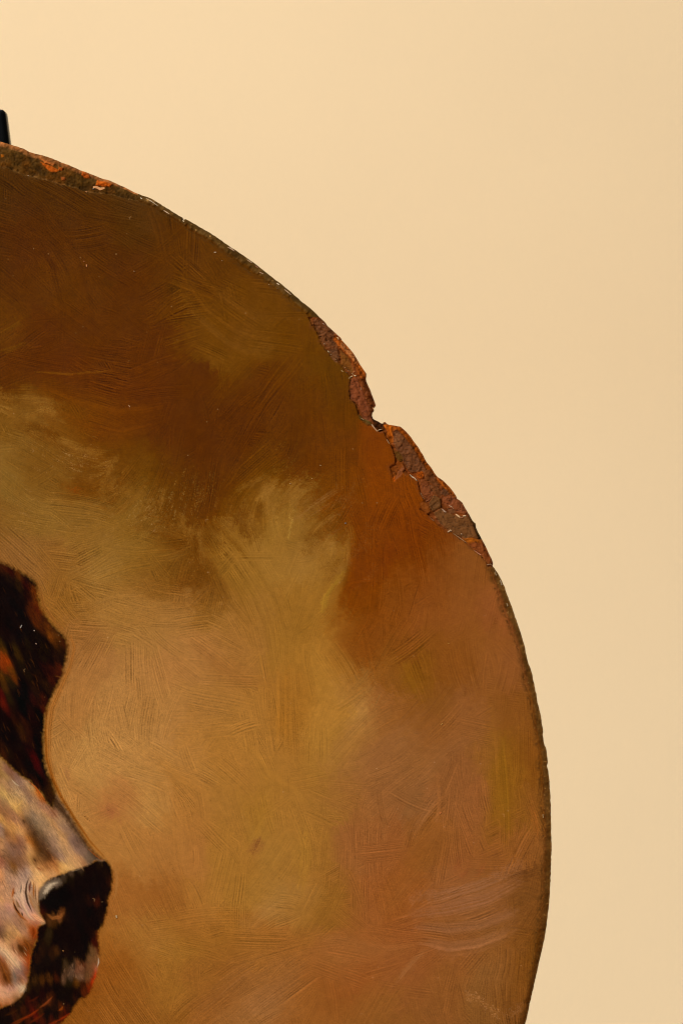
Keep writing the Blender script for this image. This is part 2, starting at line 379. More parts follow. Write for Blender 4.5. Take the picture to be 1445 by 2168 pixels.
# ---- directions the brush followed (x, y, degrees from +x, clockwise down the picture)
DIR = np.array([[60,470,38],[150,560,52],[260,470,18],[80,640,60],[220,620,50],[300,600,-35],[380,500,85],[330,680,-25],[450,620,28],[520,700,40],[600,690,-5],
 [700,780,85],[660,880,95],[720,930,80],[560,830,-50],[450,850,-45],[380,900,90],[250,720,5],[120,800,5],[60,690,-30],[200,880,22],[300,880,-10],[60,980,28],[150,1040,20],
 [260,1050,-50],[340,1000,-65],[420,1040,95],[520,1020,-42],[600,1000,-45],[660,1080,-33],[580,1110,80],[640,1160,-60],[480,1180,50],[420,1230,-60],[300,1180,5],[200,1180,-30],
 [250,1290,5],[350,1300,8],[160,1260,55],[330,1430,80],[210,1430,-60],[400,1400,35],[480,1430,25],[540,1280,62],[600,1400,84],[610,1500,90],[680,1300,-55],[700,1420,50],[760,1480,-40],
 [840,1000,80],[800,1100,70],[880,1120,62],[780,1230,95],[860,1220,80],[950,1230,95],[1010,1260,100],[900,1330,-60],[860,1420,65],[960,1400,60],[1040,1350,-65],[1060,1440,90],[820,1330,-55],
 [150,1520,100],[140,1600,80],[250,1550,55],[300,1520,-60],[300,1620,10],[400,1620,28],[480,1560,-15],[560,1560,75],[640,1600,48],[700,1560,-50],[820,1560,-35],[900,1560,-42],[980,1530,-45],
 [860,1660,-30],[960,1650,-60],[1010,1680,85],[1080,1640,88],[1120,1600,86],[200,1700,40],[300,1700,35],[380,1720,86],[440,1780,84],[520,1700,60],[580,1680,90],[560,1820,-50],[640,1780,88],[700,1700,5],
 [760,1750,80],[820,1780,-60],[880,1800,-55],[960,1800,80],[1060,1800,85],[260,1850,70],[350,1860,65],[460,1850,-75],[560,1900,-45],[640,1880,-70],[700,1940,-50],[780,1900,80],[900,1890,-45],
 [960,1900,-8],[1050,1880,-22],[1100,1960,-60],[940,1980,10],[1040,1980,-18],[260,2000,65],[360,1980,60],[450,1960,5],[560,1960,8],[700,2000,10],[800,2010,5],[860,2060,-50],[420,2080,-35],[540,2060,-40],[640,2080,-35],
 [700,2120,70],[800,2120,-45],[920,2100,85],[1000,2080,-60],[1080,2080,85],[300,2120,60],[200,2140,50],[960,2150,40]], dtype=np.float32)
DIR = np.concatenate([DIR, DIR[:, :3] * 0 + np.array([[-1e5, 0, 0]], np.float32)])
DIR = DIR[DIR[:, 0] > -1e4]
def angle_at(x, y):
    d2 = (DIR[:, 0] - x) ** 2 + (DIR[:, 1] - y) ** 2
    w = np.exp(-d2 / (2 * 42.0 ** 2)) + 1e-9 / (1 + d2)
    a = np.radians(DIR[:, 2]) * 2
    return 0.5 * math.atan2(float((w * np.sin(a)).sum()), float((w * np.cos(a)).sum()))

# ---- scumbled background: passes of brush marks, coarse to fine
def lum(c): return float(0.2126 * c[0] + 0.7152 * c[1] + 0.0722 * c[2])
def scumble(n, Lr, Wr, alpha, jit, box, amp=1.0, cj=0.05):
    x0, x1, y0, y1 = box
    for _ in range(n):
        x = rng.uniform(x0, x1); y = rng.uniform(y0, y1)
        if ((x - ECX) / EA) ** 2 + ((y - ECY) / EB) ** 2 > 1.0: continue
        a = angle_at(x, y) + rng.normal(0, 0.16) + (rng.choice([-1, 1]) * 0.9 if rng.random() < 0.10 else 0)
        q = rng.normal(0, jit, 2); c = colour_at(x + q[0], y + q[1]) * (1 + rng.normal(0, cj)) * (1 + rng.normal(0, cj * 0.4, 3))
        stroke(x, y, a, rng.uniform(*Lr), rng.uniform(*Wr), rng.normal(0, 0.11), c, alpha * rng.uniform(0.5, 1.0), 0.05, amp * rng.uniform(0.5, 1.25),
               0.9, rng.uniform(1.9, 2.9), rng.uniform(0.12, 0.3), rng.choice([0, 0, 0, 0.2]), rng.random())
VIS = (-60, 1180, 280, 2220)
scumble(1000, (90, 200), (40, 90), 0.26, 16, VIS, 1.0, 0.03)
scumble(1300, (80, 170), (34, 70), 0.20, 12, VIS, 1.0, 0.03)
scumble(450, (50, 110), (16, 36), 0.26, 12, VIS, 0.9, 0.03)
scumble(500, (200, 400), (80, 160), 0.6, 40, (-2600, -60, 170, 3390))
scumble(150, (200, 400), (80, 160), 0.6, 40, (-60, 1000, 2220, 3390))

# ---- brush marks that stand out one by one
PS = pathstroke
PS([(452,1132),(500,1185),(545,1260),(572,1340),(586,1440),(592,1500)], 52, (152,107,40), 0.6, 0.22, 0.7, 4.0)
PS([(480,1140),(540,1200),(590,1280),(612,1370)], 34, (148,104,36), 0.5, 0.25, 0.7, 4.2)
PS([(600,1425),(601,1500),(600,1572)], 46, (160,106,34), 0.75, 0.14, 0.7, 4.2, 0, 0.05)
PS([(410,1358),(460,1410),(520,1440),(585,1450)], 58, (154,100,44), 0.6, 0.14, 0.6, 4.4)
PS([(330,1275),(300,1262),(250,1262),(205,1275)], 40, (164,116,50), 0.5, 0.16, 0.6, 4.0)
PS([(200,1345),(240,1338),(290,1318),(330,1300)], 24, (136,94,44), 0.45, 0.3, 0.6, 3.6)
PS([(590,1140),(580,1100),(598,1062)], 40, (154,112,42), 0.7, 0.2, 0.6, 3.6, 0.2)
PS([(612,1140),(620,1100),(617,1055)], 8, (176,136,52), 0.6, 0.2, 0.6, 3, 0.25)
PS([(640,1180),(670,1160),(700,1160),(708,1190)], 36, (158,114,46), 0.6, 0.18, 0.5, 3.6, 0.2)
PS([(733,1210),(712,1232),(690,1262),(684,1300)], 16, (166,122,36), 0.7, 0.18, 0.5, 3.4)
for q in range(16):
    x, y = 640 + q * 7 + rng.normal(0, 9), 1100 - q * 3.6 + rng.normal(0, 17)
    PS([(x - 34, y + 22), (x, y), (x + 34, y - 23)], 3.2, (150,108,58), 0.34, 0.3, 0.7, 2.6, 0.3)
for q in range(14):
    x, y = rng.uniform(700, 780), rng.uniform(1120, 1230)
    PS([(x - 24, y + 17), (x + 24, y - 18)], 4, (150,106,60), 0.28, 0.3, 0.6, 2.6, 0.3)
PS([(712,1300),(730,1250),(742,1235),(790,1228)], 60, (122,60,8), 0.5, 0.14, 0.5, 3.6)
PS([(772,1330),(784,1390),(796,1440)], 52, (134,78,24), 0.6, 0.18, 0.6, 4.2)
PS([(850,1400),(868,1440),(884,1470)], 46, (140,95,24), 0.6, 0.14, 0.6, 4.0, 0, 0.2, 0.4)
PS([(1062,1575),(1068,1640),(1072,1700),(1073,1765)], 40, (148,102,26), 0.5, 0.12, 0.5, 3.8, 0.0, 0.3, 0.5)
PS([(1040,1500),(1046,1580),(1050,1650)], 22, (146,96,34), 0.5, 0.14, 0.5, 3.8)
PS([(1120,1700),(1132,1740),(1136,1775)], 12, (164,96,38), 0.6, 0.2, 0.5, 3, 0.3)
PS([(740,1660),(800,1600),(850,1545),(900,1500)], 46, (152,100,52), 0.45, 0.16, 0.7, 4.0)
PS([(860,1680),(900,1640),(950,1590),(1010,1560)], 44, (156,104,56), 0.45, 0.2, 0.8, 4.2)
PS([(870,1760),(900,1715),(926,1668)], 40, (154,106,62), 0.5, 0.18, 0.8, 4.0)
PS([(930,1640),(935,1700),(928,1740)], 44, (148,94,46), 0.5, 0.14, 0.6, 4.2, 0, 0.1)
PS([(800,1950),(850,1880),(910,1820)], 60, (152,98,44), 0.45, 0.14, 0.6, 4.0)
PS([(1140,1842),(1110,1850),(1070,1862)], 46, (100,66,36), 1.0, 0.15, 0.5, 3.6, 0, 0.2)
PS([(1138,1890),(1110,1880),(1080,1885)], 60, (120,80,40), 0.6, 0.15, 0.5, 3.8, 0, 0.2)
PS([(870,1900),(940,1895),(1010,1876),(1070,1850),(1110,1828)], 34, (166,118,78), 0.75, 0.26, 1.0, 4.4, 0.2, 0.3)
PS([(872,1935),(950,1925),(1030,1905),(1100,1866)], 36, (162,112,74), 0.8, 0.24, 0.9, 4.4, 0.2, 0.3)
PS([(900,1992),(950,2006),(1010,1998),(1080,1970)], 44, (160,110,68), 0.75, 0.24, 0.9, 4.4, 0.15, 0.3)
PS([(880,1960),(950,1968),(1020,1958),(1090,1930)], 40, (160,110,70), 0.75, 0.22, 0.9, 4.4, 0.15, 0.3)
for (x, y) in ((1017,1842),(968,1830),(985,1850)): PS([(x - 8, y + 12), (x + 8, y - 14)], 18, (158,84,46), 0.35, 0.1, 0.4, 3.4, 0, 0.5, 0.5)
PS([(690,1985),(740,1995),(800,2010),(870,2008)], 50, (160,106,52), 0.5, 0.22, 0.9, 4.2, 0.15, 0.3)
PS([(420,2140),(480,2085),(560,2020)], 34, (164,116,64), 0.4, 0.22, 0.8, 4.0, 0.2)
PS([(500,2165),(550,2120),(610,2080)], 56, (160,110,60), 0.5, 0.18, 0.8, 4.0, 0.1)
PS([(840,2080),(870,2045),(900,2010)], 20, (164,114,62), 0.4, 0.2, 0.7, 3.6, 0.2)
PS([(985,2112),(1003,2108),(1020,2122),(1038,2136),(1056,2148)], 7, (178,124,66), 0.8, 0.3, 0.9, 3, 0.1, 0.1)
PS([(1060,2150),(1090,2142),(1108,2132)], 8, (160,114,72), 0.45, 0.3, 0.8, 3, 0.25)
PS([(560,1680),(552,1745),(520,1800)], 60, (158,114,32), 0.4, 0.16, 0.7, 4.2)
PS([(640,1760),(646,1810),(636,1880)], 60, (164,120,34), 0.45, 0.16, 0.7, 4.4)
PS([(590,1905),(556,1930),(520,1975)], 46, (168,122,62), 0.4, 0.16, 0.7, 4.0)
PS([(252,1620),(290,1632),(330,1630)], 40, (166,118,50), 0.4, 0.3, 0.7, 4.2)
PS([(265,1650),(300,1662),(335,1650)], 26, (158,110,48), 0.4, 0.32, 0.7, 4.2)
PS([(330,1600),(380,1650),(450,1690)], 46, (164,112,44), 0.5, 0.16, 0.7, 4.2)
PS([(370,1690),(372,1760),(376,1830)], 52, (164,110,46), 0.5, 0.22, 0.8, 4.4)
PS([(520,1570),(570,1640),(640,1690)], 56, (164,114,40), 0.5, 0.18, 0.7, 4.2)
# upper dark passage
PS([(372,590),(420,668),(480,722),(530,745),(585,728)], 26, (126,84,30), 0.65, 0.3, 0.7, 3.8, 0.05, 0.3)
PS([(390,580),(440,650),(500,695),(560,712),(620,690)], 40, (116,74,22), 0.55, 0.3, 0.7, 3.8, 0.05, 0.3)
PS([(420,575),(480,630),(540,665),(610,670)], 44, (114,74,26), 0.5, 0.28, 0.6, 3.8)
PS([(470,570),(540,620),(600,645)], 40, (112,72,22), 0.5, 0.28, 0.6, 3.8)
PS([(110,450),(160,540),(190,640),(200,740)], 60, (90,52,10), 0.5, 0.3, 0.6, 4.0)
PS([(60,470),(110,560),(135,660),(130,760)], 56, (94,56,12), 0.5, 0.3, 0.6, 4.0)
PS([(190,480),(250,560),(300,650)], 50, (90,52,10), 0.5, 0.3, 0.6, 4.0)
PS([(90,450),(180,470),(290,510)], 40, (90,54,14), 0.45, 0.3, 0.6, 4.0)
PS([(310,420),(335,480),(352,560)], 44, (98,60,18), 0.5, 0.3, 0.6, 4.2)
PS([(130,730),(220,745),(330,738)], 44, (94,50,8), 0.5, 0.3, 0.6, 4.0)
PS([(80,787),(150,792),(235,785)], 10, (122,76,22), 0.5, 0.3, 0.6, 3.0, 0.2)
PS([(85,815),(160,850),(250,872),(335,862)], 46, (116,66,14), 0.55, 0.3, 0.7, 4.0)
PS([(110,860),(180,900),(260,915),(340,895)], 40, (112,62,12), 0.5, 0.3, 0.7, 4.0)
PS([(640,740),(690,760),(712,840),(705,930)], 60, (104,64,12), 0.45, 0.26, 0.6, 4.0)
PS([(600,760),(655,800),(660,900),(640,980)], 60, (100,60,10), 0.4, 0.26, 0.6, 4.0)
PS([(0,702),(25,690),(48,672)], 30, (124,84,28), 0.5, 0.34, 0.7, 3.6, 0.2)
PS([(0,640),(30,655),(45,690)], 30, (96,58,12), 0.5, 0.3, 0.6, 3.6)
PS([(0,745),(30,735),(50,728)], 18, (118,78,26), 0.45, 0.34, 0.7, 3.4, 0.2)
for (x, y, r, c, a) in ((366,610,15,(58,44,16),0.6),(230,600,10,(64,46,14),0.4),(745,970,7,(80,50,26),0.6),(757,966,5,(84,52,28),0.6),(166,1040,9,(150,66,10),0.6),
                        (541,1792,14,(138,86,50),0.6),(541,1792,5,(110,62,38),0.7),(237,1718,16,(166,96,56),0.55),(1046,1322,5,(100,62,22),0.6),(1088,1805,5,(104,64,20),0.6),
                        (984,1463,6,(104,64,26),0.6),(948,1595,5,(110,70,34),0.6),(143,1640,8,(146,96,60),0.5),(945,1550,4,(110,74,40),0.6),(300,2010,6,(150,92,36),0.4),
                        (366,1837,2.6,(70,36,10),0.8),(181,1729,2.4,(60,34,14),0.85),(203,1663,1.8,(70,40,14),0.8),(1020,1600,4,(116,72,32),0.5),(237,1719,2.5,(110,66,44),0.8)):
    t = np.linspace(0, 2 * math.pi, 14, endpoint=False)
    fill([(x + r * 0.8 * math.cos(q) * rng.uniform(.7, 1.2), y + r * 0.7 * math.sin(q) * rng.uniform(.7, 1.2)) for q in t], c, r * 0.9, a)
# light specks dragged over the dark passage where the brush ran dry
def flecks(n, cx, cy, sx, sy, rgb, ang, L=7, a=0.6):
    for _ in range(n):
        x, y = rng.normal(cx, sx), rng.normal(cy, sy); l = rng.uniform(0.4, 1.3) * L; q = math.radians(ang + rng.normal(0, 16))
        PS([(x - l * math.cos(q), y - l * math.sin(q)), (x + l * math.cos(q), y + l * math.sin(q))], 2.8, rgb, a * rng.uniform(0.4, 1), 0.2, 0.9, 3)
flecks(60, 170, 975, 34, 16, (176,132,70), -40, 3, 0.6)
flecks(90, 320, 1080, 34, 26, (170,130,64), -60, 4, 0.55)
flecks(60, 420, 1050, 30, 22, (160,118,56), -55, 4, 0.5)
flecks(70, 90, 960, 60, 40, (160,120,58), 20, 5, 0.35)
flecks(80, 200, 1100, 70, 40, (166,124,62), -40, 5, 0.35)
flecks(60, 30, 1090, 40, 40, (166,124,66), 15, 5, 0.35)
flecks(60, 190, 1230, 30, 40, (172,128,66), 35, 5, 0.35)
flecks(50, 420, 1190, 30, 30, (150,108,46), -60, 5, 0.4)
flecks(50, 650, 1070, 40, 30, (150,106,50), -35, 8, 0.35)
flecks(40, 610, 1020, 14, 40, (150,106,44), -65, 6, 0.45)

EDGE = np.array([(-20,850),(60,870),(130,910),(200,1000),(290,1050),(350,1110),(410,1150),(480,1130),(540,1085),(590,1045),(620,1050),(650,1100),(700,1160),(735,1215)], float)
for q in range(170):
    k = rng.integers(0, len(EDGE) - 1); t = rng.random(); p = EDGE[k] * (1 - t) + EDGE[k + 1] * t
    x, y = p + rng.normal(0, 17, 2); light = rng.random() < 0.6
    c = s2l((146,104,40) if light else (98,58,12)) * (1 + rng.normal(0, 0.08))
    stroke(x, y + (-10 if light else 12), angle_at(x, y) + rng.normal(0, 0.35), rng.uniform(26, 80), rng.uniform(8, 30), rng.normal(0, 0.12), c, rng.uniform(0.22, 0.5), 0.08, 1.0, 0.9, rng.uniform(1.9, 2.6), 0.25, rng.uniform(0.25, 0.5), rng.random())
# bristles drag colour across the borders between patches
def drag(length):
    global COL
    cg = np.array([[angle_at(float(gx[i]), float(gy[j])) for i in cix] for j in cjy], np.float32)
    c2 = np.stack([np.cos(2 * cg), np.sin(2 * cg)], -1)
    fi = np.interp(np.arange(W_), cix, np.arange(len(cix))); fj = np.interp(np.arange(H_), cjy, np.arange(len(cjy)))
    i0 = np.minimum(fi.astype(int), len(cix) - 2); j0 = np.minimum(fj.astype(int), len(cjy) - 2)
    a = (fi - i0).astype(np.float32)[None, :, None]; b = (fj - j0).astype(np.float32)[:, None, None]
    v = (c2[j0][:, i0] * (1 - a) + c2[j0][:, i0 + 1] * a) * (1 - b) + (c2[j0 + 1][:, i0] * (1 - a) + c2[j0 + 1][:, i0 + 1] * a) * b
    th = 0.5 * np.arctan2(v[..., 1], v[..., 0])
    d = length * (TEX * 0.9 + 0.5 * vn(X, Y, 7, 81) + 0.35 * (rng.random(TEX.shape, dtype=np.float32) * 2 - 1))
    ji = np.clip(np.arange(H_)[:, None] + np.round(d * np.sin(th) / STEP).astype(np.int32), 0, H_ - 1)
    ii = np.clip(np.arange(W_)[None, :] + np.round(d * np.cos(th) / STEP).astype(np.int32), 0, W_ - 1)
    COL = COL[ji, ii]
cix = np.unique(np.concatenate([np.arange(0, W_, 24), [W_ - 1]])); cjy = np.unique(np.concatenate([np.arange(0, H_, 24), [H_ - 1]]))
drag(22.0)

# ================================================================= the painted dog: head in profile, cut by the left border of the picture
EAR = [(-260,1330),(-160,1230),(-60,1188),(0,1189),(10,1193),(30,1203),(50,1214),(68,1225),(76,1233),(78,1240),(80,1255),(85,1280),(95,1300),(108,1318),(122,1332),(135,1345),(143,1360),
       (144,1375),(140,1400),(134,1425),(125,1445),(112,1470),(104,1490),(98,1510),(95,1530),(93,1560),(93,1590),(95,1610),(101,1635),(110,1655),(118,1680),(112,1712),
       (100,1700),(88,1682),(75,1668),(60,1653),(45,1645),(30,1632),(15,1617),(0,1602),(-60,1560),(-160,1540),(-240,1450)]
FACE = [(-640,1250),(-420,1150),(-240,1200),(-160,1540),(-60,1560),(0,1602),(15,1617),(30,1632),(45,1645),(60,1653),(75,1668),(88,1682),(100,1700),(112,1712),(118,1680),(130,1700),
        (145,1720),(157,1742),(170,1765),(185,1790),(200,1806),(215,1820),(222,1822),(200,1822),(185,1832),(160,1840),(140,1846),(120,1853),(100,1865),(85,1880),(80,1900),
        (83,1930),(95,1955),(80,1962),(78,1990),(66,2020),(62,2060),(55,2090),(45,2110),(25,2125),(0,2135),(-80,2200),(-300,2420),(-700,2600),(-980,2200),(-860,1600)]
NOSE = [(80,1900),(82,1882),(88,1872),(105,1858),(130,1849),(160,1838),(190,1828),(212,1820),(222,1820),(232,1829),(238,1845),(239,1865),(236,1885),(230,1900),(228,1920),
        (224,1945),(216,1962),(210,1970),(208,1985),(210,2000),(211,2020),(210,2035),(206,2055),(200,2075),(192,2100),(184,2111),(170,2114),(158,2130),(150,2145),(140,2156),(126,2172),(60,2230),
        (-80,2330),(-160,2260),(-80,2200),(0,2134),(25,2124),(45,2109),(55,2089),(62,2060),(66,2020),(78,1990),(78,1965),(95,1955),(83,1930)]
# ochre halo where the background was cut in round the head
PS([(150,1345),(158,1372),(150,1410),(130,1455),(110,1500),(104,1550),(104,1600),(114,1645),(132,1690)], 16, (164,100,34), 0.55, 0.15, 0.6, 3.4)
PS([(100,1500),(97,1550),(99,1605),(112,1650),(128,1684),(160,1735),(190,1780),(222,1815)], 9, (150,82,14), 0.7, 0.15, 0.5, 3)
PS([(242,1830),(248,1858),(246,1890),(240,1905)], 7, (178,122,56), 0.6, 0.2, 1.0, 3)
PS([(84,1236),(92,1280),(116,1316),(142,1340)], 10, (160,100,40), 0.5, 0.2, 0.6, 3)
# the head was painted in short streaks of many colours: samples (x, y, r, g, b) for face, ear, nose with jaw
FACE_S = """2 1618 150 112 60;10 1625 130 90 66;20 1630 120 76 54;4 1640 140 104 56;15 1645 146 110 64;25 1640 120 84 58;35 1645 120 84 66;10 1655 150 110 70;25 1660 132 100 72;40 1655 130 100 80;52 1655 150 112 84;60 1662 170 130 84;5 1668 166 126 74;20 1670 158 118 76;35 1668 156 122 84;50 1668 130 98 74;66 1668 176 136 84;72 1680 160 106 56;84 1682 180 92 24;8 1680 176 138 76;20 1688 170 132 76;32 1682 164 130 84;45 1680 168 130 88;58 1675 120 88 62;66 1684 140 104 74;12 1695 150 116 72;25 1700 180 138 80;38 1695 172 132 78;50 1690 176 138 88;62 1695 128 96 72;76 1692 152 112 76;90 1692 150 82 36;4 1705 140 100 62;16 1705 138 98 60;30 1708 196 150 80;44 1700 180 136 78;40 1712 170 128 68;55 1706 160 122 76;70 1704 170 130 86;84 1704 136 96 68;95 1708 150 106 76;5 1718 132 84 52;20 1716 130 88 54;55 1718 176 130 84;78 1714 176 132 88;100 1716 150 104 70
3 1724 160 116 60;12 1726 130 88 52;28 1724 136 92 60;45 1726 170 118 66;58 1722 120 92 62;70 1724 128 102 76;82 1722 150 116 80;95 1726 166 122 76;110 1724 140 94 64;4 1736 176 126 62;18 1735 160 106 62;35 1736 158 108 72;46 1738 170 120 80;50 1740 70 44 22;60 1735 96 72 48;72 1735 130 104 76;84 1735 142 112 80;96 1738 130 102 72;108 1738 168 126 78;116 1745 160 112 66;3 1750 140 108 86;14 1748 172 122 66;28 1750 176 124 64;42 1750 176 124 70;52 1752 170 120 74;60 1754 110 72 40;68 1752 90 64 42;80 1750 120 94 64;92 1750 140 110 78;106 1750 156 120 82;116 1760 158 120 82;3 1764 146 114 90;14 1764 120 76 40;28 1766 160 110 58;42 1764 186 136 80;54 1762 176 124 70;62 1766 90 52 22;72 1764 74 48 26;84 1764 92 68 44;96 1766 126 96 66;108 1768 150 116 82;5 1778 150 106 66;20 1778 150 100 60;32 1776 150 96 52;42 1778 120 76 54;52 1778 150 104 70;60 1780 170 104 44;68 1782 140 78 26;76 1780 70 42 18;88 1778 88 60 38;100 1778 96 72 50;112 1780 140 106 80;5 1792 170 120 76;18 1792 130 92 66;30 1792 112 76 54;44 1792 112 74 52;54 1792 130 88 60;60 1794 180 128 76;66 1796 190 142 84;73 1796 130 76 30;80 1794 66 38 14;92 1794 78 48 26;104 1794 90 62 40;114 1796 130 98 74;3 1806 150 104 66;14 1806 116 82 56;28 1806 120 86 64;42 1806 120 84 62;54 1808 150 104 66;64 1808 186 138 80;72 1808 160 110 58;80 1808 84 54 26;92 1808 70 44 22;104 1808 70 40 18;114 1808 86 60 42;4 1820 130 78 52;16 1820 112 74 46;30 1822 110 72 46;44 1820 110 72 44;54 1822 140 96 60;66 1822 186 136 74;74 1822 70 40 16;84 1822 120 78 40;94 1820 110 70 36;104 1818 66 36 14;116 1818 110 62 30;4 1832 150 96 66;16 1834 120 84 60;30 1834 110 66 26;44 1834 120 82 56;56 1832 146 108 80;68 1834 176 130 82;80 1832 176 126 74;90 1834 160 104 54;104 1830 150 92 46;116 1830 150 88 44
120 1740 160 122 84;132 1748 150 114 78;128 1762 178 132 80;140 1766 176 128 74;136 1756 120 92 76;146 1772 120 92 76;152 1784 110 84 68;162 1788 100 74 58;140 1782 178 132 82;150 1796 170 128 88;164 1802 130 100 80;176 1806 110 84 66;130 1790 170 128 84;118 1784 150 116 84;112 1796 120 90 66;124 1800 136 104 78;138 1804 164 124 82;152 1810 176 132 86;166 1816 170 122 78;184 1818 110 88 66;196 1822 90 72 54;120 1812 130 98 76;132 1816 150 114 88;146 1822 176 132 84;160 1824 186 138 84;176 1824 150 104 66;112 1824 130 80 42;124 1828 180 130 70;138 1832 196 150 86;150 1832 196 150 90;165 1830 176 130 84;115 1838 176 120 62;130 1838 190 140 76
3 1850 190 128 78;14 1846 150 112 80;28 1846 120 86 54;42 1848 150 116 92;56 1850 140 110 90;64 1850 150 122 104;72 1850 200 150 92;84 1852 208 160 100;98 1848 190 136 80;112 1846 184 132 80;4 1864 184 126 82;16 1862 160 122 92;30 1860 170 128 98;44 1862 166 130 104;56 1862 160 128 104;70 1862 200 150 94;82 1862 200 152 92;92 1860 200 150 90;4 1878 180 128 88;16 1876 168 124 88;28 1876 150 110 84;38 1872 170 132 104;50 1874 176 140 110;4 1892 172 124 86;16 1892 176 130 92;40 1892 180 146 114;46 1900 186 150 122;4 1906 190 138 86;14 1906 176 126 88;50 1914 176 134 110;4 1920 168 122 88;16 1920 170 120 96;56 1924 170 130 110;4 1934 160 118 90;18 1934 150 112 88;60 1932 166 124 104;66 1940 200 140 104;8 1946 150 108 80;22 1946 160 118 86;34 1950 150 106 76;48 1956 140 96 62;6 1956 150 104 74;20 1958 156 112 72;62 1950 180 124 88;70 1953 150 92 62
4 1966 110 76 56;16 1966 160 118 72;30 1968 170 124 78;44 1966 140 100 72;56 1966 166 118 84;64 1964 150 84 36;70 1970 130 44 10;76 1968 150 70 26;4 1982 90 60 38;14 1980 150 108 62;28 1980 160 114 66;40 1978 190 138 80;54 1980 170 118 80;66 1984 150 84 42;74 1980 110 40 10;4 1994 190 136 92;16 1994 190 140 86;30 1994 170 118 74;44 1994 150 88 46;56 1992 110 60 22;66 1994 120 64 26;74 1994 90 40 12;6 2006 206 158 110;18 2006 200 150 100;28 2008 120 76 46;36 2006 180 120 76;42 2008 60 32 10;52 2008 96 48 14;62 2008 100 46 12;72 2008 80 38 12;6 2018 170 136 104;18 2018 206 160 114;30 2018 190 140 98;42 2018 110 64 34;52 2018 84 42 14;62 2018 110 50 14;4 2030 150 88 56;14 2028 150 120 92;24 2030 206 160 114;36 2028 200 150 110;48 2028 170 104 66;58 2028 150 70 24;64 2030 130 36 8;4 2042 130 72 38;14 2040 120 64 28;22 2042 180 138 100;32 2040 190 146 108;42 2042 160 126 100;52 2040 160 92 58;60 2042 130 54 18;6 2054 120 66 30;16 2054 110 58 22;26 2052 160 120 90;36 2054 130 98 80;46 2054 110 80 66;54 2054 140 90 66;60 2056 90 36 10;4 2066 140 82 44;12 2066 90 46 14;20 2064 100 52 16;28 2066 124 98 80;38 2066 110 84 70;48 2066 140 100 84;58 2066 110 52 20;4 2078 160 96 56;12 2078 80 38 12;22 2078 96 52 20;30 2078 116 94 78;40 2078 120 80 60;48 2076 140 74 32;56 2078 150 106 84
8 2092 190 138 104;20 2092 180 128 104;32 2092 176 130 106;42 2094 196 158 120;48 2090 190 170 136;52 2084 176 136 96;6 2106 200 146 108;20 2106 190 138 104;34 2106 180 130 90;44 2104 150 110 70;4 2120 190 130 86;16 2120 180 120 76;28 2118 150 96 56;36 2116 100 66 34;4 2132 120 60 20;18 2130 100 50 18
-60 1700 160 120 80;-60 1800 150 110 76;-60 1900 170 126 88;-60 2000 150 104 66;-60 2080 140 96 62;-200 1700 160 122 84;-300 1500 120 80 46;-300 2000 150 110 74;-500 1800 140 96 58"""
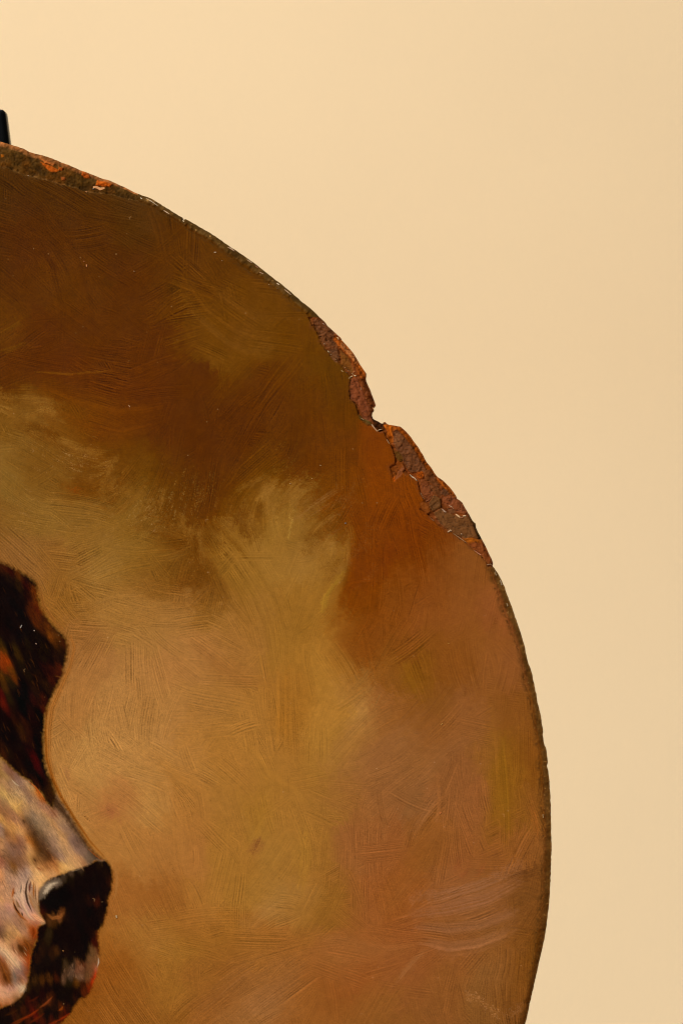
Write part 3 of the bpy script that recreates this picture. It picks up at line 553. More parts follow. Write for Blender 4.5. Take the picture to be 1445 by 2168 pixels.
EAR_S = """0 1198 60 26 12;12 1204 70 26 12;22 1210 50 14 10;40 1218 90 44 14;55 1226 40 18 8;56 1238 56 14 8;70 1232 24 16 8;20 1225 30 18 10;10 1245 16 11 5;30 1250 14 9 5;40 1240 40 24 12;72 1256 100 44 10;76 1250 110 46 10;64 1268 60 20 8;74 1275 120 56 14;60 1260 18 8 5;70 1290 84 34 10;80 1290 70 20 8;90 1295 140 66 14;66 1300 70 28 10;82 1305 96 40 12;95 1310 40 18 8;76 1318 90 38 12;100 1322 110 52 16;90 1330 76 34 12;110 1335 90 46 16;116 1330 40 22 12;108 1348 130 66 18;122 1348 100 54 18;130 1360 70 32 10;118 1362 80 40 14;140 1366 60 24 8;128 1375 40 22 12;30 1280 10 6 4;45 1300 10 7 5;20 1320 12 8 5;60 1340 14 10 5;80 1350 20 14 7;60 1365 26 18 8;95 1370 26 18 8;40 1345 12 7 4;20 1350 24 12 6;5 1340 24 12 6;4 1365 60 40 12;20 1375 14 10 5;32 1372 50 34 12;40 1390 60 38 12;10 1380 96 52 14;6 1392 150 60 14;16 1396 150 54 12;26 1392 30 16 8;60 1390 22 14 8;90 1390 24 16 8;120 1390 36 18 8;138 1390 30 16 8
4 1404 150 56 16;18 1406 160 60 14;10 1418 130 52 12;24 1418 90 52 14;4 1432 100 56 16;30 1436 110 50 12;16 1436 50 34 12;45 1410 26 18 9;70 1410 20 13 7;95 1415 36 12 7;110 1420 50 16 8;128 1416 80 28 8;124 1430 70 24 8;60 1430 30 20 10;85 1435 34 18 9;110 1440 60 20 7;10 1455 76 44 14;28 1450 34 24 10;50 1452 8 5 4;40 1470 6 4 3;56 1470 6 4 3;75 1460 36 18 9;100 1455 40 22 10;110 1460 40 18 7;3 1470 80 14 5;8 1490 110 26 8;20 1480 40 28 12;48 1490 4 3 3;70 1480 46 14 8;85 1490 40 16 8;96 1485 80 26 8;100 1490 16 8 4;94 1505 70 20 6;15 1500 60 14 6;30 1505 28 14 8;50 1508 6 4 4;65 1510 30 11 7;85 1512 8 5 4;10 1525 20 9 6;30 1520 44 18 8;50 1525 48 20 9;70 1525 26 10 6;90 1525 10 6 4;25 1545 14 7 5;45 1545 50 26 10;60 1545 44 18 8;80 1545 16 10 6;10 1560 14 8 5;30 1565 10 6 4;50 1560 54 26 10;62 1565 40 16 8;80 1570 6 4 4;90 1575 20 10 5;6 1580 40 18 8;40 1580 24 14 7;60 1585 26 8 6;20 1595 30 18 9;45 1600 20 10 6;70 1600 60 8 5;78 1610 70 8 6;88 1605 6 4 4;10 1600 70 30 12
20 1610 24 12 7;40 1615 30 14 8;60 1620 12 6 5;80 1622 64 8 6;86 1635 54 8 6;95 1625 10 7 5;50 1635 36 18 9;70 1640 14 8 6;55 1645 40 20 10;85 1650 8 6 5;100 1640 8 6 4;70 1652 36 14 8;95 1665 8 5 4;78 1658 60 24 8;108 1650 40 26 10;100 1680 36 20 9;108 1690 30 16 7;116 1700 24 14 6;112 1680 70 44 18
-60 1300 30 16 8;-60 1400 40 20 9;-60 1500 36 18 8;-150 1400 50 26 12"""
NOSE_S = """210 1830 26 16 10;190 1840 20 12 8;170 1838 60 48 36;150 1846 80 64 48;135 1855 66 54 40;225 1850 22 14 9;232 1865 40 18 9;200 1860 16 11 7;170 1860 18 12 8;150 1865 22 16 10;110 1862 50 42 32;95 1870 66 56 44;84 1885 100 86 70;86 1895 96 82 66;90 1888 130 112 90;98 1880 190 166 134;108 1874 150 128 104;118 1870 130 112 92;126 1872 100 84 66;100 1892 30 22 16;112 1885 14 10 8;130 1885 8 6 5;110 1905 8 6 5;130 1905 8 5 4;92 1905 12 9 7;150 1900 12 8 5;86 1915 30 12 8;94 1925 40 14 7;88 1930 60 22 8;104 1930 16 9 6;120 1925 10 7 5;100 1940 60 32 14;112 1942 100 62 28;125 1940 130 80 40;132 1933 110 62 28;115 1950 60 36 16;105 1950 80 50 24;140 1945 26 14 8;170 1890 14 9 6;200 1890 14 9 6;225 1890 20 11 7;205 1907 60 22 9;190 1908 30 14 8;230 1905 40 20 10;160 1930 12 7 5;190 1930 10 6 4;215 1935 20 12 7;222 1945 50 24 12;140 1960 14 9 6;170 1960 10 6 4;200 1960 14 9 6;90 1960 20 12 6;105 1975 44 34 20;100 1990 40 30 18;95 2000 30 18 9;120 1985 14 9 6;150 1985 16 10 6;180 1985 10 7 5;198 1980 24 12 7;206 1985 90 30 12;200 1995 60 18 9;209 2000 60 24 10;90 2015 36 20 10;110 2020 40 22 11;120 2015 60 34 16;140 2015 24 14 8;165 2015 14 9 6;185 2010 10 7 5;194 2012 96 70 40;202 2015 110 76 44;207 2015 80 36 14;80 2030 34 18 9;100 2035 20 14 8;125 2035 16 11 7;150 2030 18 12 8;172 2028 14 9 6;190 2030 104 72 42;202 2032 110 72 40;208 2030 150 110 70;140 2042 60 46 28;155 2042 60 46 32;165 2040 120 76 46;173 2042 110 62 34;142 2056 80 58 38;152 2056 100 76 56;164 2056 130 84 58;174 2058 120 80 54;186 2050 110 70 42;196 2050 130 72 40;204 2050 190 110 80;135 2072 100 72 50;148 2068 80 62 46;165 2068 100 76 54;172 2068 120 88 62;184 2066 90 62 36;194 2064 110 60 34;202 2062 200 60 24;84 2050 16 11 7;110 2055 14 9 6;125 2060 16 10 6;70 2060 30 18 9;74 2075 60 38 18;90 2075 70 40 16;105 2072 70 40 18;120 2070 60 24 10;145 2082 30 24 14;163 2082 90 54 18;175 2085 50 22 9;188 2078 100 50 24;196 2078 180 44 10;60 2088 50 34 16;80 2092 30 18 8;100 2090 22 10 6;120 2090 14 9 6;145 2100 16 12 7;165 2100 24 12 7;178 2100 90 36 12;190 2095 120 40 9;185 2108 68 27 6;50 2105 40 26 12;70 2105 24 12 6;90 2105 30 10 6;110 2110 50 22 10;106 2118 80 38 18;130 2110 16 12 7;150 2115 18 12 7;160 2118 40 18 7;40 2125 30 18 9;60 2122 50 16 8;75 2125 49 18 7;95 2125 55 24 11;115 2130 30 16 8;130 2132 74 33 9;145 2135 40 18 8;10 2145 24 14 8;30 2145 50 22 10;50 2140 60 26 12;70 2140 74 19 5;85 2140 60 30 14;100 2145 16 11 7;120 2150 20 12 7;140 2148 74 22 6;10 2162 16 11 6;40 2160 50 26 12;60 2158 68 26 9;76 2150 86 21 4;90 2162 68 24 8;110 2160 60 20 8;130 2158 80 27 7;120 2168 86 37 12;0 2200 40 20 10;-60 2230 40 20 10"""
def streak_fill(P, text, su, sv, under, feather, jag, ang_of, k, gain=1.0):
    """fill an outline with sampled pigment, dragged along the hair direction"""
    w, A = poly_alpha(P, feather, jag, 5, k)
    x, y = X[w], Y[w]; th = ang_of(x, y)
    S = np.array([[float(v) for v in t.split()] for t in text.replace('\n', ';').split(';')], np.float32); C3 = s2l(S[:, 2:5])
    ca, sa = np.cos(th), np.sin(th); u = x * ca + y * sa; v = -x * sa + y * ca + 3.0 * vn(x, y, 40, k + 7)
    n = vn(u / 9.0, v / 1.7, 1.0, k) + 0.6 * vn(u / 6.0, v / 1.1, 1.0, k + 1); m = vn(u / 9.0, v / 2.2, 1.0, k + 2)
    qx = x + 2.6 * n * ca - 0.9 * m * sa; qy = y + 2.6 * n * sa + 0.9 * m * ca
    bgw = np.float32(under[0]); num = np.ones(x.shape + (3,), np.float32) * np.cbrt(s2l(under[1])) * bgw; den = np.full(x.shape, bgw, np.float32)
    for s, c in zip(S, C3):
        d2 = (((qx - s[0]) * ca + (qy - s[1]) * sa) / su) ** 2 + ((-(qx - s[0]) * sa + (qy - s[1]) * ca) / sv) ** 2
        g = np.exp(-0.5 * d2)
        num += g[..., None] * np.cbrt(c); den += g
    c = (num / den[..., None]) ** 3 * gain * (1 + 0.07 * n)[..., None]
    C = COL[w]; C += A[..., None] * (c - C)
    tx = np.clip(0.35 * n, -1, 1); Tt = TEX[w]; Tt += np.clip(A, 0, 1) * (tx - Tt)
D_FACE = lambda x, y: 0.98 + 0 * x
D_EAR = lambda x, y: 1.08 + 0 * x
D_NOSE = lambda x, y: 1.42 + 0 * x
streak_fill(NOSE, NOSE_S, 6.5, 3.4, (0.10, (16,10,6)), 4, 2.6, D_NOSE, 3, np.array([0.95, 0.85, 0.85], np.float32))
streak_fill(FACE, FACE_S, 8.0, 4.3, (0.01, (150,112,76)), 4, 2.4, D_FACE, 1, np.array([1.16, 1.18, 1.26], np.float32))
streak_fill(EAR, EAR_S, 9.0, 3.6, (0.16, (18,10,6)), 6, 3.0, D_EAR, 2, np.array([0.85, 0.85, 0.85], np.float32))
def F(pts, w, c, a=0.8, cv=0.22, dry=0.0, taper=0.6): PS(pts, w * 1.1, c, a, cv, 0.6, 3.0, dry * 0.5, taper, 0.5)
# bridge of the muzzle: dark seam between the ear tip and the nose
fill([(98,1640),(110,1652),(119,1682),(135,1704),(160,1744),(178,1774),(196,1800),(214,1818),(204,1818),(184,1796),(158,1764),(134,1730),(112,1706),(96,1690)], (44,22,8), 8, 0.9, 3, 5, 14, 0.4)
F([(150,1734),(166,1758),(186,1786),(206,1810)], 6, (104,58,18), 0.6, 0.3, 0.1)
F([(186,1796),(204,1812),(218,1822)], 7, (140,70,14), 0.7, 0.3, 0.1)
F([(58,1652),(76,1668),(92,1690),(98,1702)], 5, (196,86,22), 0.6, 0.25)
F([(98,1702),(112,1718),(126,1736)], 4, (110,56,20), 0.6, 0.25)
F([(8,1676),(18,1692),(28,1708)], 4, (214,170,96), 0.7, 0.2)
F([(28,1712),(40,1706),(50,1692)], 4, (206,162,88), 0.6, 0.2)
F([(25,1650),(34,1660),(42,1664)], 3, (190,166,136), 0.6, 0.2)
F([(48,1734),(54,1744)], 7, (64,38,18), 0.7, 0.3)
F([(70,1816),(78,1826)], 6, (64,32,10), 0.75, 0.3)
F([(78,1836),(88,1842)], 4, (120,50,12), 0.7, 0.3)
for q in range(16):
    x = rng.uniform(118, 170); y = 1800 + (x - 118) * 0.42 + rng.normal(0, 8)
    F([(x, y), (x + 9, y + 12)], 2.2, (206,164,112), 0.45, 0.1)
for q in range(26):
    x, y = rng.uniform(8, 50), rng.uniform(1996, 2050)
    F([(x, y), (x + 9, y + 13)], 2.2, (222,180,134), 0.4, 0.1)
# folds beside the nostril
def G(pts, w, c, a=0.9, taper=0.7): PS(pts, w, c, a, 0.25, 0.6, 3.0, 0.0, taper, 0.35)
G([(48,1868),(46,1894),(50,1918),(62,1940),(74,1950)], 9, (200,162,128), 0.75)
G([(38,1896),(46,1916),(58,1938),(70,1952)], 7, (190,152,120), 0.7)
G([(62,1858),(57,1872),(55,1890),(59,1910),(69,1932)], 7, (48,28,14), 0.95)
G([(66,1864),(63,1878),(63,1892)], 8, (96,40,22), 0.9)
G([(62,1892),(66,1910),(74,1928)], 6, (150,100,58), 0.8)
G([(72,1864),(71,1884),(72,1904)], 5, (164,88,24), 0.9)
G([(75,1866),(75,1890),(77,1910)], 3, (80,38,12), 0.7)
G([(79,1866),(79,1892),(80,1912)], 5, (196,150,110), 0.8)
G([(46,1872),(45,1882),(44,1892)], 3.4, (64,62,56), 0.9)
G([(30,1878),(28,1892),(26,1902)], 8, (160,82,22), 0.85)
G([(30,1888),(31,1893)], 5, (90,40,10), 0.8)
G([(27,1904),(32,1922),(44,1940),(60,1952)], 9, (140,72,18), 0.9)
G([(28,1910),(35,1925),(43,1936)], 5, (40,18,6), 0.95)
G([(34,1904),(40,1918),(48,1926)], 8, (120,82,34), 0.8)
G([(46,1931),(49,1940)], 4.5, (30,14,6), 0.9)
# lip: dark corner, brown pocket, pale band
G([(27,2000),(29,2010),(33,2018)], 5, (110,70,44), 0.7)
G([(38,1998),(44,2008),(52,2018)], 13, (62,32,10), 0.85)
G([(50,1990),(60,2000),(66,2014)], 14, (108,56,18), 0.7)
G([(-6,2022),(4,2042),(12,2062),(22,2084)], 18, (112,60,22), 0.8)
G([(8,2060),(14,2078)], 10, (74,36,12), 0.8)
G([(-6,2000),(14,2016),(30,2036),(46,2056)], 13, (220,180,134), 0.75)
G([(28,2052),(33,2070),(34,2084)], 9, (122,104,88), 0.75)
G([(40,2104),(48,2094),(53,2082)], 8, (206,176,136), 0.75)
G([(-6,2096),(14,2104),(32,2104)], 16, (204,152,114), 0.6)
G([(60,2020),(62,2034),(60,2052)], 6, (140,60,18), 0.7)
G([(69,1960),(73,1974),(68,1990)], 10, (138,58,16), 0.75)
# jaw: warm streaks along its lower border
for (x0, y0, x1, y1, w, c) in ((20,2172,60,2150,9,(104,42,14)),(44,2160,84,2136,8,(120,40,12)),(60,2168,96,2144,7,(96,34,10)),(84,2134,112,2110,7,(120,56,24)),(92,2176,126,2158,8,(130,44,12)),
                               (122,2162,150,2144,8,(136,44,10)),(124,2140,134,2130,7,(140,62,18)),(58,2122,84,2108,6,(76,26,10)),(10,2150,40,2136,8,(60,30,14))):
    G([(x0, y0), ((x0 + x1) / 2 + 2, (y0 + y1) / 2 + 1), (x1, y1)], w, c, 0.75)
# nostril and jaw accents
fill([(96,1900),(102,1888),(112,1882),(126,1876),(144,1874),(152,1892),(140,1920),(114,1930),(94,1926),(86,1912)], (8,6,5), 7, 0.75, 4, 4, 10)
fill([(84,1904),(85,1886),(94,1873),(110,1864),(126,1862),(130,1870),(112,1876),(100,1890),(94,1900)], (112,96,78), 5, 0.85, 2, 4, 15, 0.2)
fill([(92,1890),(98,1877),(110,1869),(122,1868),(112,1876),(104,1884),(98,1893)], (196,174,144), 4, 0.85, 2.5, 3, 16, 0.15)
for q in range(12):
    x = 92 + q * 4.4; y = 1898 - q * 2.1 + rng.normal(0, 1.5)
    F([(x, y + 5), (x + 4, y - 7)], 3, (10,7,5), 0.8, 0.1)
G([(98,1934),(112,1944),(128,1941),(137,1930)], 9, (138,82,38), 0.8)
G([(104,1938),(120,1938)], 5, (70,40,18), 0.6)
G([(68,1934),(80,1944),(96,1953)], 11, (226,160,112), 0.9)
F([(130,1848),(152,1842),(176,1834),(198,1826)], 6, (96,78,60), 0.5, 0.3, 0.2)
F([(150,1845),(170,1840)], 3, (150,128,100), 0.5, 0.3, 0.2)
fill([(191,2006),(203,2011),(207,2030),(202,2056),(192,2076),(182,2078),(186,2045)], (112,76,44), 6, 0.5, 2, 5, 11, 0.2)
for q in range(22):
    x, y = rng.uniform(138, 176), rng.uniform(2038, 2070)
    F([(x, y), (x + rng.normal(0, 3), y + 9)], 2.2, (138,100,74), 0.4, 0.1)
F([(209,2028),(209,2038),(206,2048)], 3.4, (204,186,158), 0.85, 0.1)
F([(204,2056),(199,2072),(191,2090)], 5, (190,50,12), 0.6, 0.25)
for q in range(60):
    x, y = rng.uniform(0, 140), rng.uniform(1200, 1640)
    F([(x, y), (x + rng.uniform(4, 9), y + rng.uniform(10, 20))], 1.8, (96,50,18), 0.35, 0.1)
# fine hair marks over the head
dm = inside_grid(np.array(FACE, float)); em = inside_grid(np.array(EAR, float)); nm = inside_grid(np.array(NOSE, float)) & ~dm
dogclip = (dm | em | nm).astype(np.float32)
for _ in range(500):
    x, y = rng.uniform(-40, 235), rng.uniform(1195, 2190)
    i, j = np.searchsorted(gx, x), np.searchsorted(gy, y)
    if not dogclip[j, i]: continue
    c = colour_at(x + rng.normal(0, 1.5), y + rng.normal(0, 1.5))
    c = c * (1 + rng.normal(0, 0.13 if dm[j, i] else 0.25)) * (1 + rng.normal(0, 0.03, 3))
    if dm[j, i]: a = R(52) if y < 1850 else R(75 + 30 * math.sin(x * 0.06))
    elif em[j, i]: a = R(60 + 25 * math.sin(y * 0.012))
    else: a = R(75)
    stroke(x, y, a + rng.normal(0, 0.25), rng.uniform(10, 26), rng.uniform(3, 7), rng.normal(0, 0.15), c, 0.22, 0.1, 0.9, 0.9, 2.2, 0.4, 0, rng.random(), dogclip)

# ---- dust, pinholes and lint in the varnish
for _ in range(210):
    x, y = rng.uniform(-30, 1160), rng.uniform(300, 2190)
    c = colour_at(x, y)
    if lum(c) < 0.16:
        q = rng.uniform(1.0, 1.7); rgb = (180,140,92); a = rng.uniform(0.15, 0.55)
        if rng.random() < 0.10:
            t = rng.uniform(0, 6.3); PS([(x, y), (x + 5 * math.cos(t), y + 5 * math.sin(t)), (x + 8 * math.cos(t + .7), y + 8 * math.sin(t + .7))], 1.9, rgb, a * 0.8, 0, 0.8); continue
    elif rng.random() < 0.55: q = rng.uniform(1.0, 1.8); rgb = (96,58,22); a = rng.uniform(0.25, 0.7)
    else: q = rng.uniform(0.9, 1.5); rgb = (214,170,110); a = rng.uniform(0.2, 0.55)
    PS([(x - q * .5, y), (x + q * .5, y + q * .4)], q * 2.2, rgb, a, 0, 0.6, 3, 0, 0)

# bristle marks show as colour (thin paint in the grooves) and as relief
lumi = COL @ np.array([0.2126, 0.7152, 0.0722], np.float32)
TEX += 0.42 * (rng.random(TEX.shape, dtype=np.float32) * 2 - 1)
mot = fbm(X, Y, 13, 61, 3) + 0.6 * vn(X, Y, 3.4, 66)
COL *= (1 + np.where(lumi < 0.12, 0.11, 0.08) * mot)[..., None]
kk = np.where(lumi < 0.09, 0.44, 0.34).astype(np.float32)
TEX *= np.clip(0.72 + 0.62 * fbm(X, Y, 150, 91, 2) + 0.25 * vn(X, Y, 40, 94), 0.5, 1.25)
COL *= (1 + kk * np.where(TEX < 0, 1.25 * TEX, TEX))[..., None]
HGT += RELIEF * TEX

PIGMENT_L = [0.0, 0.03, 0.08, 0.14, 0.19, 0.25, 1.0]
PIGMENT = np.stack([np.interp(lumi, PIGMENT_L, v) for v in ([.86, .86, .88, .94, .98, 1.06, 1.06], [.64, .64, .77, .89, .97, 1.10, 1.10], [.5, .5, .68, .95, 1.20, 1.52, 1.52])], -1).astype(np.float32)
PIGMENT[dogclip > 0] = (1.0, 1.0, 1.05)
COL = np.maximum(COL * PIGMENT * np.array([1.02, 0.965, 0.90], np.float32) - np.array([0.001, 0.002, 0.003], np.float32), 0.0004)

# ================================================================= worn rim and chipped border
IN_OUT = inside_grid(OUTP); IN_INN = inside_grid(INP)
d_in = np.full((H_, W_), 60, np.float32); d_out = np.full((H_, W_), 60, np.float32)
band = IN_OUT & (((X - ECX) / (EA - 150)) ** 2 + ((Y - ECY) / (EB - 150)) ** 2 > 1.0)
xb, yb = X[band], Y[band]
d_out[band] = pdist(OUTP, xb, yb)[0]; d_in[band] = pdist(INP, xb, yb)[0]
RIM = IN_OUT & ~IN_INN
T = np.where(RIM, d_in / (d_in + d_out + 1e-3), 0).astype(np.float32)
ID = np.zeros((H_, W_), np.int16); FACE_COL = COL.copy()
ID[em] = 3; ID[nm] = 4; ID[dm & ~em] = 2
ID[RIM] = 1
CHIP = RIM & (Y > 672) & (Y < 1201) & (X > 640)
TL = RIM & (X < 292) & (Y < 480); TM = RIM & (X >= 292) & (Y <= 720) & ~CHIP; RT = RIM & ~CHIP & ~TL & ~TM
f1 = np.zeros_like(COL[..., 0]); f2 = f1.copy(); f3 = f1.copy(); f4 = f1.copy()
xr, yr = X[RIM], Y[RIM]
f1[RIM] = fbm(xr, yr, 22, 21, 4); f2[RIM] = fbm(xr, yr, 7, 25, 3); f3[RIM] = fbm(xr, yr, 40, 30, 3); f4[RIM] = vn(xr, yr, 3.2, 40)
# position along the rim and bristle ridges across it
along = (X * 0.80 + Y * 0.62)
def mixc(m, terms):
    c = np.zeros((int(m.sum()), 3), np.float32); w = np.zeros(int(m.sum()), np.float32)
    for wt, rgb in terms:
        wt = np.clip(wt, 0, None).astype(np.float32); c += wt[:, None] * s2l(rgb)[None]; w += wt
    return c / (w[:, None] + 1e-6)
m = TL
COL[m] = mixc(m, [(0.9 + 0 * T[m], (74,52,18)), (np.clip(f1[m] * 3, 0, 2), (92,68,34)), (np.clip(-f1[m] * 3, 0, 2), (50,34,12)), (np.clip(f3[m] * 3 - 0.2, 0, 2), (104,64,16)),
    (np.clip((T[m] - 0.78) * 14, 0, 4) * (0.4 + np.clip(f2[m] + .4, 0, 1)), (186,124,84)), (np.clip(0.09 - T[m], 0, 1) * 12 * np.clip(f2[m] + .5, 0, 1), (150,116,80))]) * (1 + 0.45 * f2[m] + 0.25 * f4[m])[:, None] * np.array([0.88, 0.68, 0.40], np.float32)
HGT[m] = -1.0 - 9 * T[m] ** 2.2 + 1.9 * f1[m] + 1.5 * f2[m] + 0.8 * f4[m]
m = TM
ridge = 1.6 * n1(along[m] / 3.1 + 1.2 * f1[m]) * np.clip(1.1 - np.abs(T[m] - 0.35) * 2.6, 0, 1)
COL[m] = mixc(m, [(1.0 + 0 * T[m], (82,62,34)), (np.clip(0.6 - T[m], 0, 1) * (1.2 + ridge), (100,76,52)), (np.clip(T[m] - 0.55, 0, 1) * 4, (78,60,38)), (np.clip(f1[m] * 3, 0, 1.5), (104,82,58)),
    (np.clip(-f1[m] * 3, 0, 1.5), (56,40,20)), (np.clip(f2[m] * 4 - 2.0, 0, 3) * (T[m] > 0.35), (220,180,142))]) * (1 + 0.14 * ridge + 0.3 * f2[m])[:, None] * np.array([1.12, 0.84, 0.38], np.float32)
HGT[m] = -0.5 - 8 * T[m] ** 2.2 + 0.7 * ridge + 1.2 * f2[m] + 1.0 * f1[m]
m = RT
COL[m] = mixc(m, [(1.5 * np.exp(-((T[m] - 0.12) / 0.2) ** 2), (76,44,12)), (np.clip(T[m] - 0.2, 0, 1) * 2.2, (108,84,50)), (np.clip(f1[m] * 3, 0, 1.4), (112,84,48)), (np.clip(-f1[m] * 3, 0, 1.4), (78,50,18)),
    (np.clip((Y[m] - 1620) / 260, 0, 1.6), (82,52,20)), (np.clip(f2[m] * 4 - 2.1, 0, 3), (190,156,110)), (0.3 + 0 * T[m], (92,60,24))]) * (1 + 0.3 * f2[m] + 0.16 * f4[m])[:, None] * np.array([1.30, 0.98, 0.58], np.float32)
HGT[m] = -0.3 - 6.5 * T[m] ** 1.6 + 0.9 * f2[m] + 1.3 * f1[m]
# the face paint runs unevenly on to the bevel
m = TM | RT
k_ = sm((T[m] + 0.22 * f2[m] + 0.25 * f3[m] - 0.10) / 0.42)[:, None]
COL[m] = COL[m] * k_ + FACE_COL[m] * 0.82 * (1 - k_)
# soft brown stain just inside the rim, where the dark edge paint was feathered on to the face
st = IN_OUT & IN_INN & (d_in < 16) & (((Y > 1195) & (X > 900)) | ((X < 640) & (Y < 660)))
w_ = np.clip(1 - d_in[st] / (8 + 8 * vn(X[st], Y[st], 26, 51)), 0, 1) * np.clip(0.55 + 0.6 * vn(X[st], Y[st], 4, 52), 0, 1)
COL[st] += w_[:, None] * (s2l((82,50,14))[None] - COL[st])
st = IN_OUT & IN_INN & (d_in < 14) & (Y > 665) & (Y < 1205) & (X > 640)
w_ = np.clip(1 - d_in[st] / (6 + 6 * vn(X[st], Y[st], 18, 55)), 0, 1) * np.clip(0.5 + 0.7 * vn(X[st], Y[st], 4, 56), 0, 1) * 0.7
COL[st] += w_[:, None] * (s2l((108,56,24))[None] - COL[st])
# exposed red-brown ground in the chips
m = CHIP
COL[m] = mixc(m, [(1.0 + 0 * T[m], (116,60,28)), (np.clip(f1[m] * 3.4, 0, 2), (128,74,46)), (np.clip(-f1[m] * 3.4, 0, 2), (84,42,16)), (np.clip(f3[m] * 3 - .3, 0, 2), (140,70,20)),
    (np.clip(f2[m] * 4 - 2.2, 0, 3), (206,150,112))]) * (1 + 0.4 * f2[m])[:, None] * np.array([1.05, 0.92, 0.6], np.float32)
HGT[m] = -3.0 + 2.2 * f1[m] + 1.8 * f2[m]
FACETS = []
def facet(name, P, rgb, level, tilt=(0, 0), rough=0.6, stripes=0.0, sang=0.0, feather=1.6, jag=1.2, var=0.14, sper=3.0):
    k = len(FACETS) + 10; FACETS.append((k, name))
    w, A = poly_alpha(P, feather, jag, 5, k)
    A = A * IN_OUT[w]; x, y = X[w], Y[w]; cx, cy = np.mean(np.array(P), axis=0)
    s = n1((-(x - cx) * math.sin(R(sang)) + (y - cy) * math.cos(R(sang))) / sper + k * 17.3 + 0.5 * vn(x, y, 12, k))
    q = fbm(x, y, 9, k, 3); g = vn(x, y, 2.4, k + 3); rough = rough * 1.0 + 0.3; level = level * 0.48; tilt = (tilt[0] * 0.6, tilt[1] * 0.6)
    c = s2l(rgb)[None, None] * np.array([0.98, 0.92, 0.58], np.float32) * (1 + 1.6 * var * q + 0.12 * g + 0.5 * stripes * s)[..., None]
    C = COL[w]; C0 = C.copy()
    if name == 'torn_fibre': c = c * np.array([0.86, 0.82, 0.8], np.float32) * (1 + 0.35 * s)[..., None]
    C[...] = C0 + A[..., None] * (c - C0)
    h = level + tilt[0] * (x - cx) + tilt[1] * (y - cy) + rough * 2 * q + 0.35 * g + stripes * 2.2 * s
    Hh = HGT[w]; Hh += A * (h - Hh)
    I = ID[w]; I[A > 0.5] = k
E = 'exposed_ground'; T_ = 'torn_fibre'
facet(E, [(662,676),(682,676),(705,700),(716,722),(712,734),(697,738),(682,730),(676,714),(668,700)], (108,62,38), -5, (0.02,0), 2.2, 0, 0, 3, 3)
facet(E, [(696,739),(713,735),(719,758),(711,768),(698,754)], (112,68,46), -3.5, (0.03,0), 0.5)
facet(E, [(720,742),(737,757),(748,786),(743,790),(722,772)], (120,70,26), -5, (-0.05,0.02), 0.5)
facet(T_, [(708,708),(722,720),(748,748),(770,786),(775,804),(765,803),(753,778),(738,755),(720,735),(706,722)], (164,82,24), -8, (-0.12,0.1), 1.4, 0.55, 58, 1.6, 2)
facet(T_, [(722,722),(746,748),(760,770),(752,770),(738,752),(720,734)], (170,104,64), -7, (-0.1,0.08), 1.2, 0.35, 50, 1.6, 2)
facet(E, [(742,801),(756,800),(768,828),(776,850),(783,864),(776,880),(764,871),(756,856),(741,844),(739,826)], (124,64,40), -4.5, (-0.02,-0.02), 0.7, 0.35, 66)
facet(E, [(757,798),(774,804),(786,834),(795,857),(788,862),(778,848),(768,822)], (112,56,26), -9, (-0.1,0.0), 1.6, 0.25, 66)
facet(E, [(764,872),(776,880),(786,872),(788,884),(782,892),(768,886)], (118,62,40), -6, (0,0), 1.0)
facet(E, [(757,876),(768,886),(784,893),(788,900),(774,898),(763,889)], (92,70,34), -2.5, (0,0), 1.0)
facet(T_, [(787,884),(796,890),(808,896),(818,897),(815,912),(803,914),(794,904)], (64,32,12), -13, (0.0,0.2), 1.8, 0.3, 30)
facet(T_, [(812,900),(820,897),(832,901),(838,907),(830,914),(832,936),(828,940),(820,926),(818,912)], (186,94,20), -7, (0,0), 1.4, 0.5, 75)
facet(T_, [(830,901),(848,904),(870,927),(893,961),(912,990),(927,1011),(919,1012),(904,996),(890,974),(874,948),(856,926),(840,910)], (168,82,16), -11, (-0.25,0.18), 1.2, 0.35, 58, 1.6, 1.6)
facet(E, [(832,916),(838,909),(853,922),(872,946),(889,974),(903,996),(897,1004),(880,1000),(868,1001),(859,992),(853,975),(849,965),(838,952),(833,938)], (104,60,38), -4.5, (-0.04,0.03), 0.7, 0.35, -60)
facet(E, [(836,916),(848,920),(854,928),(848,944),(838,948),(834,934)], (122,74,50), -3.0, (0.02,0.02), 0.4, 0.15, -60)
facet(E, [(833,952),(846,958),(853,970),(850,979),(842,976),(837,968)], (94,58,18), -5, (0,0), 0.6)
facet(E, [(825,988),(835,983),(843,975),(851,980),(857,990),(851,1000),(841,1009),(834,1017),(829,1003)], (122,60,14), -5.0, (0.12,0), 0.5)
facet(E, [(842,1000),(854,986),(857,992),(846,1008),(838,1014)], (134,76,50), -2.2, (0,0), 0.4)
facet(T_, [(830,1011),(835,1009),(835,1020),(832,1018)], (206,96,20), -3, (0,0), 0.6)
facet(E, [(857,984),(862,995),(869,1002),(880,1001),(885,1008),(884,1018),(874,1011),(864,1004),(857,995)], (134,64,20), -8, (0,0), 1.2)
facet(T_, [(880,1000),(893,997),(898,1006),(894,1014),(884,1012)], (156,74,14), -4, (0,0), 1.0, 0.2, 40)
facet(E, [(898,996),(908,994),(924,1012),(934,1026),(926,1032),(908,1022),(897,1012)], (112,62,34), -6, (-0.06,0.02), 1.0, 0.3, 80)
facet(E, [(889,1022),(904,1020),(912,1034),(916,1046),(904,1060),(897,1056),(890,1040)], (128,68,40), -4.5, (0.02,0), 0.5)
facet(E, [(906,1024),(926,1032),(936,1042),(932,1052),(918,1044),(910,1036)], (106,60,34), -7, (0,0), 1.0, 0.3, 70)
facet(E, [(907,1066),(918,1047),(932,1056),(933,1074),(916,1083),(910,1076)], (102,64,38), -2.6, (0.03,-0.03), 0.3, 0.4, -35, 1.2, 0.6)
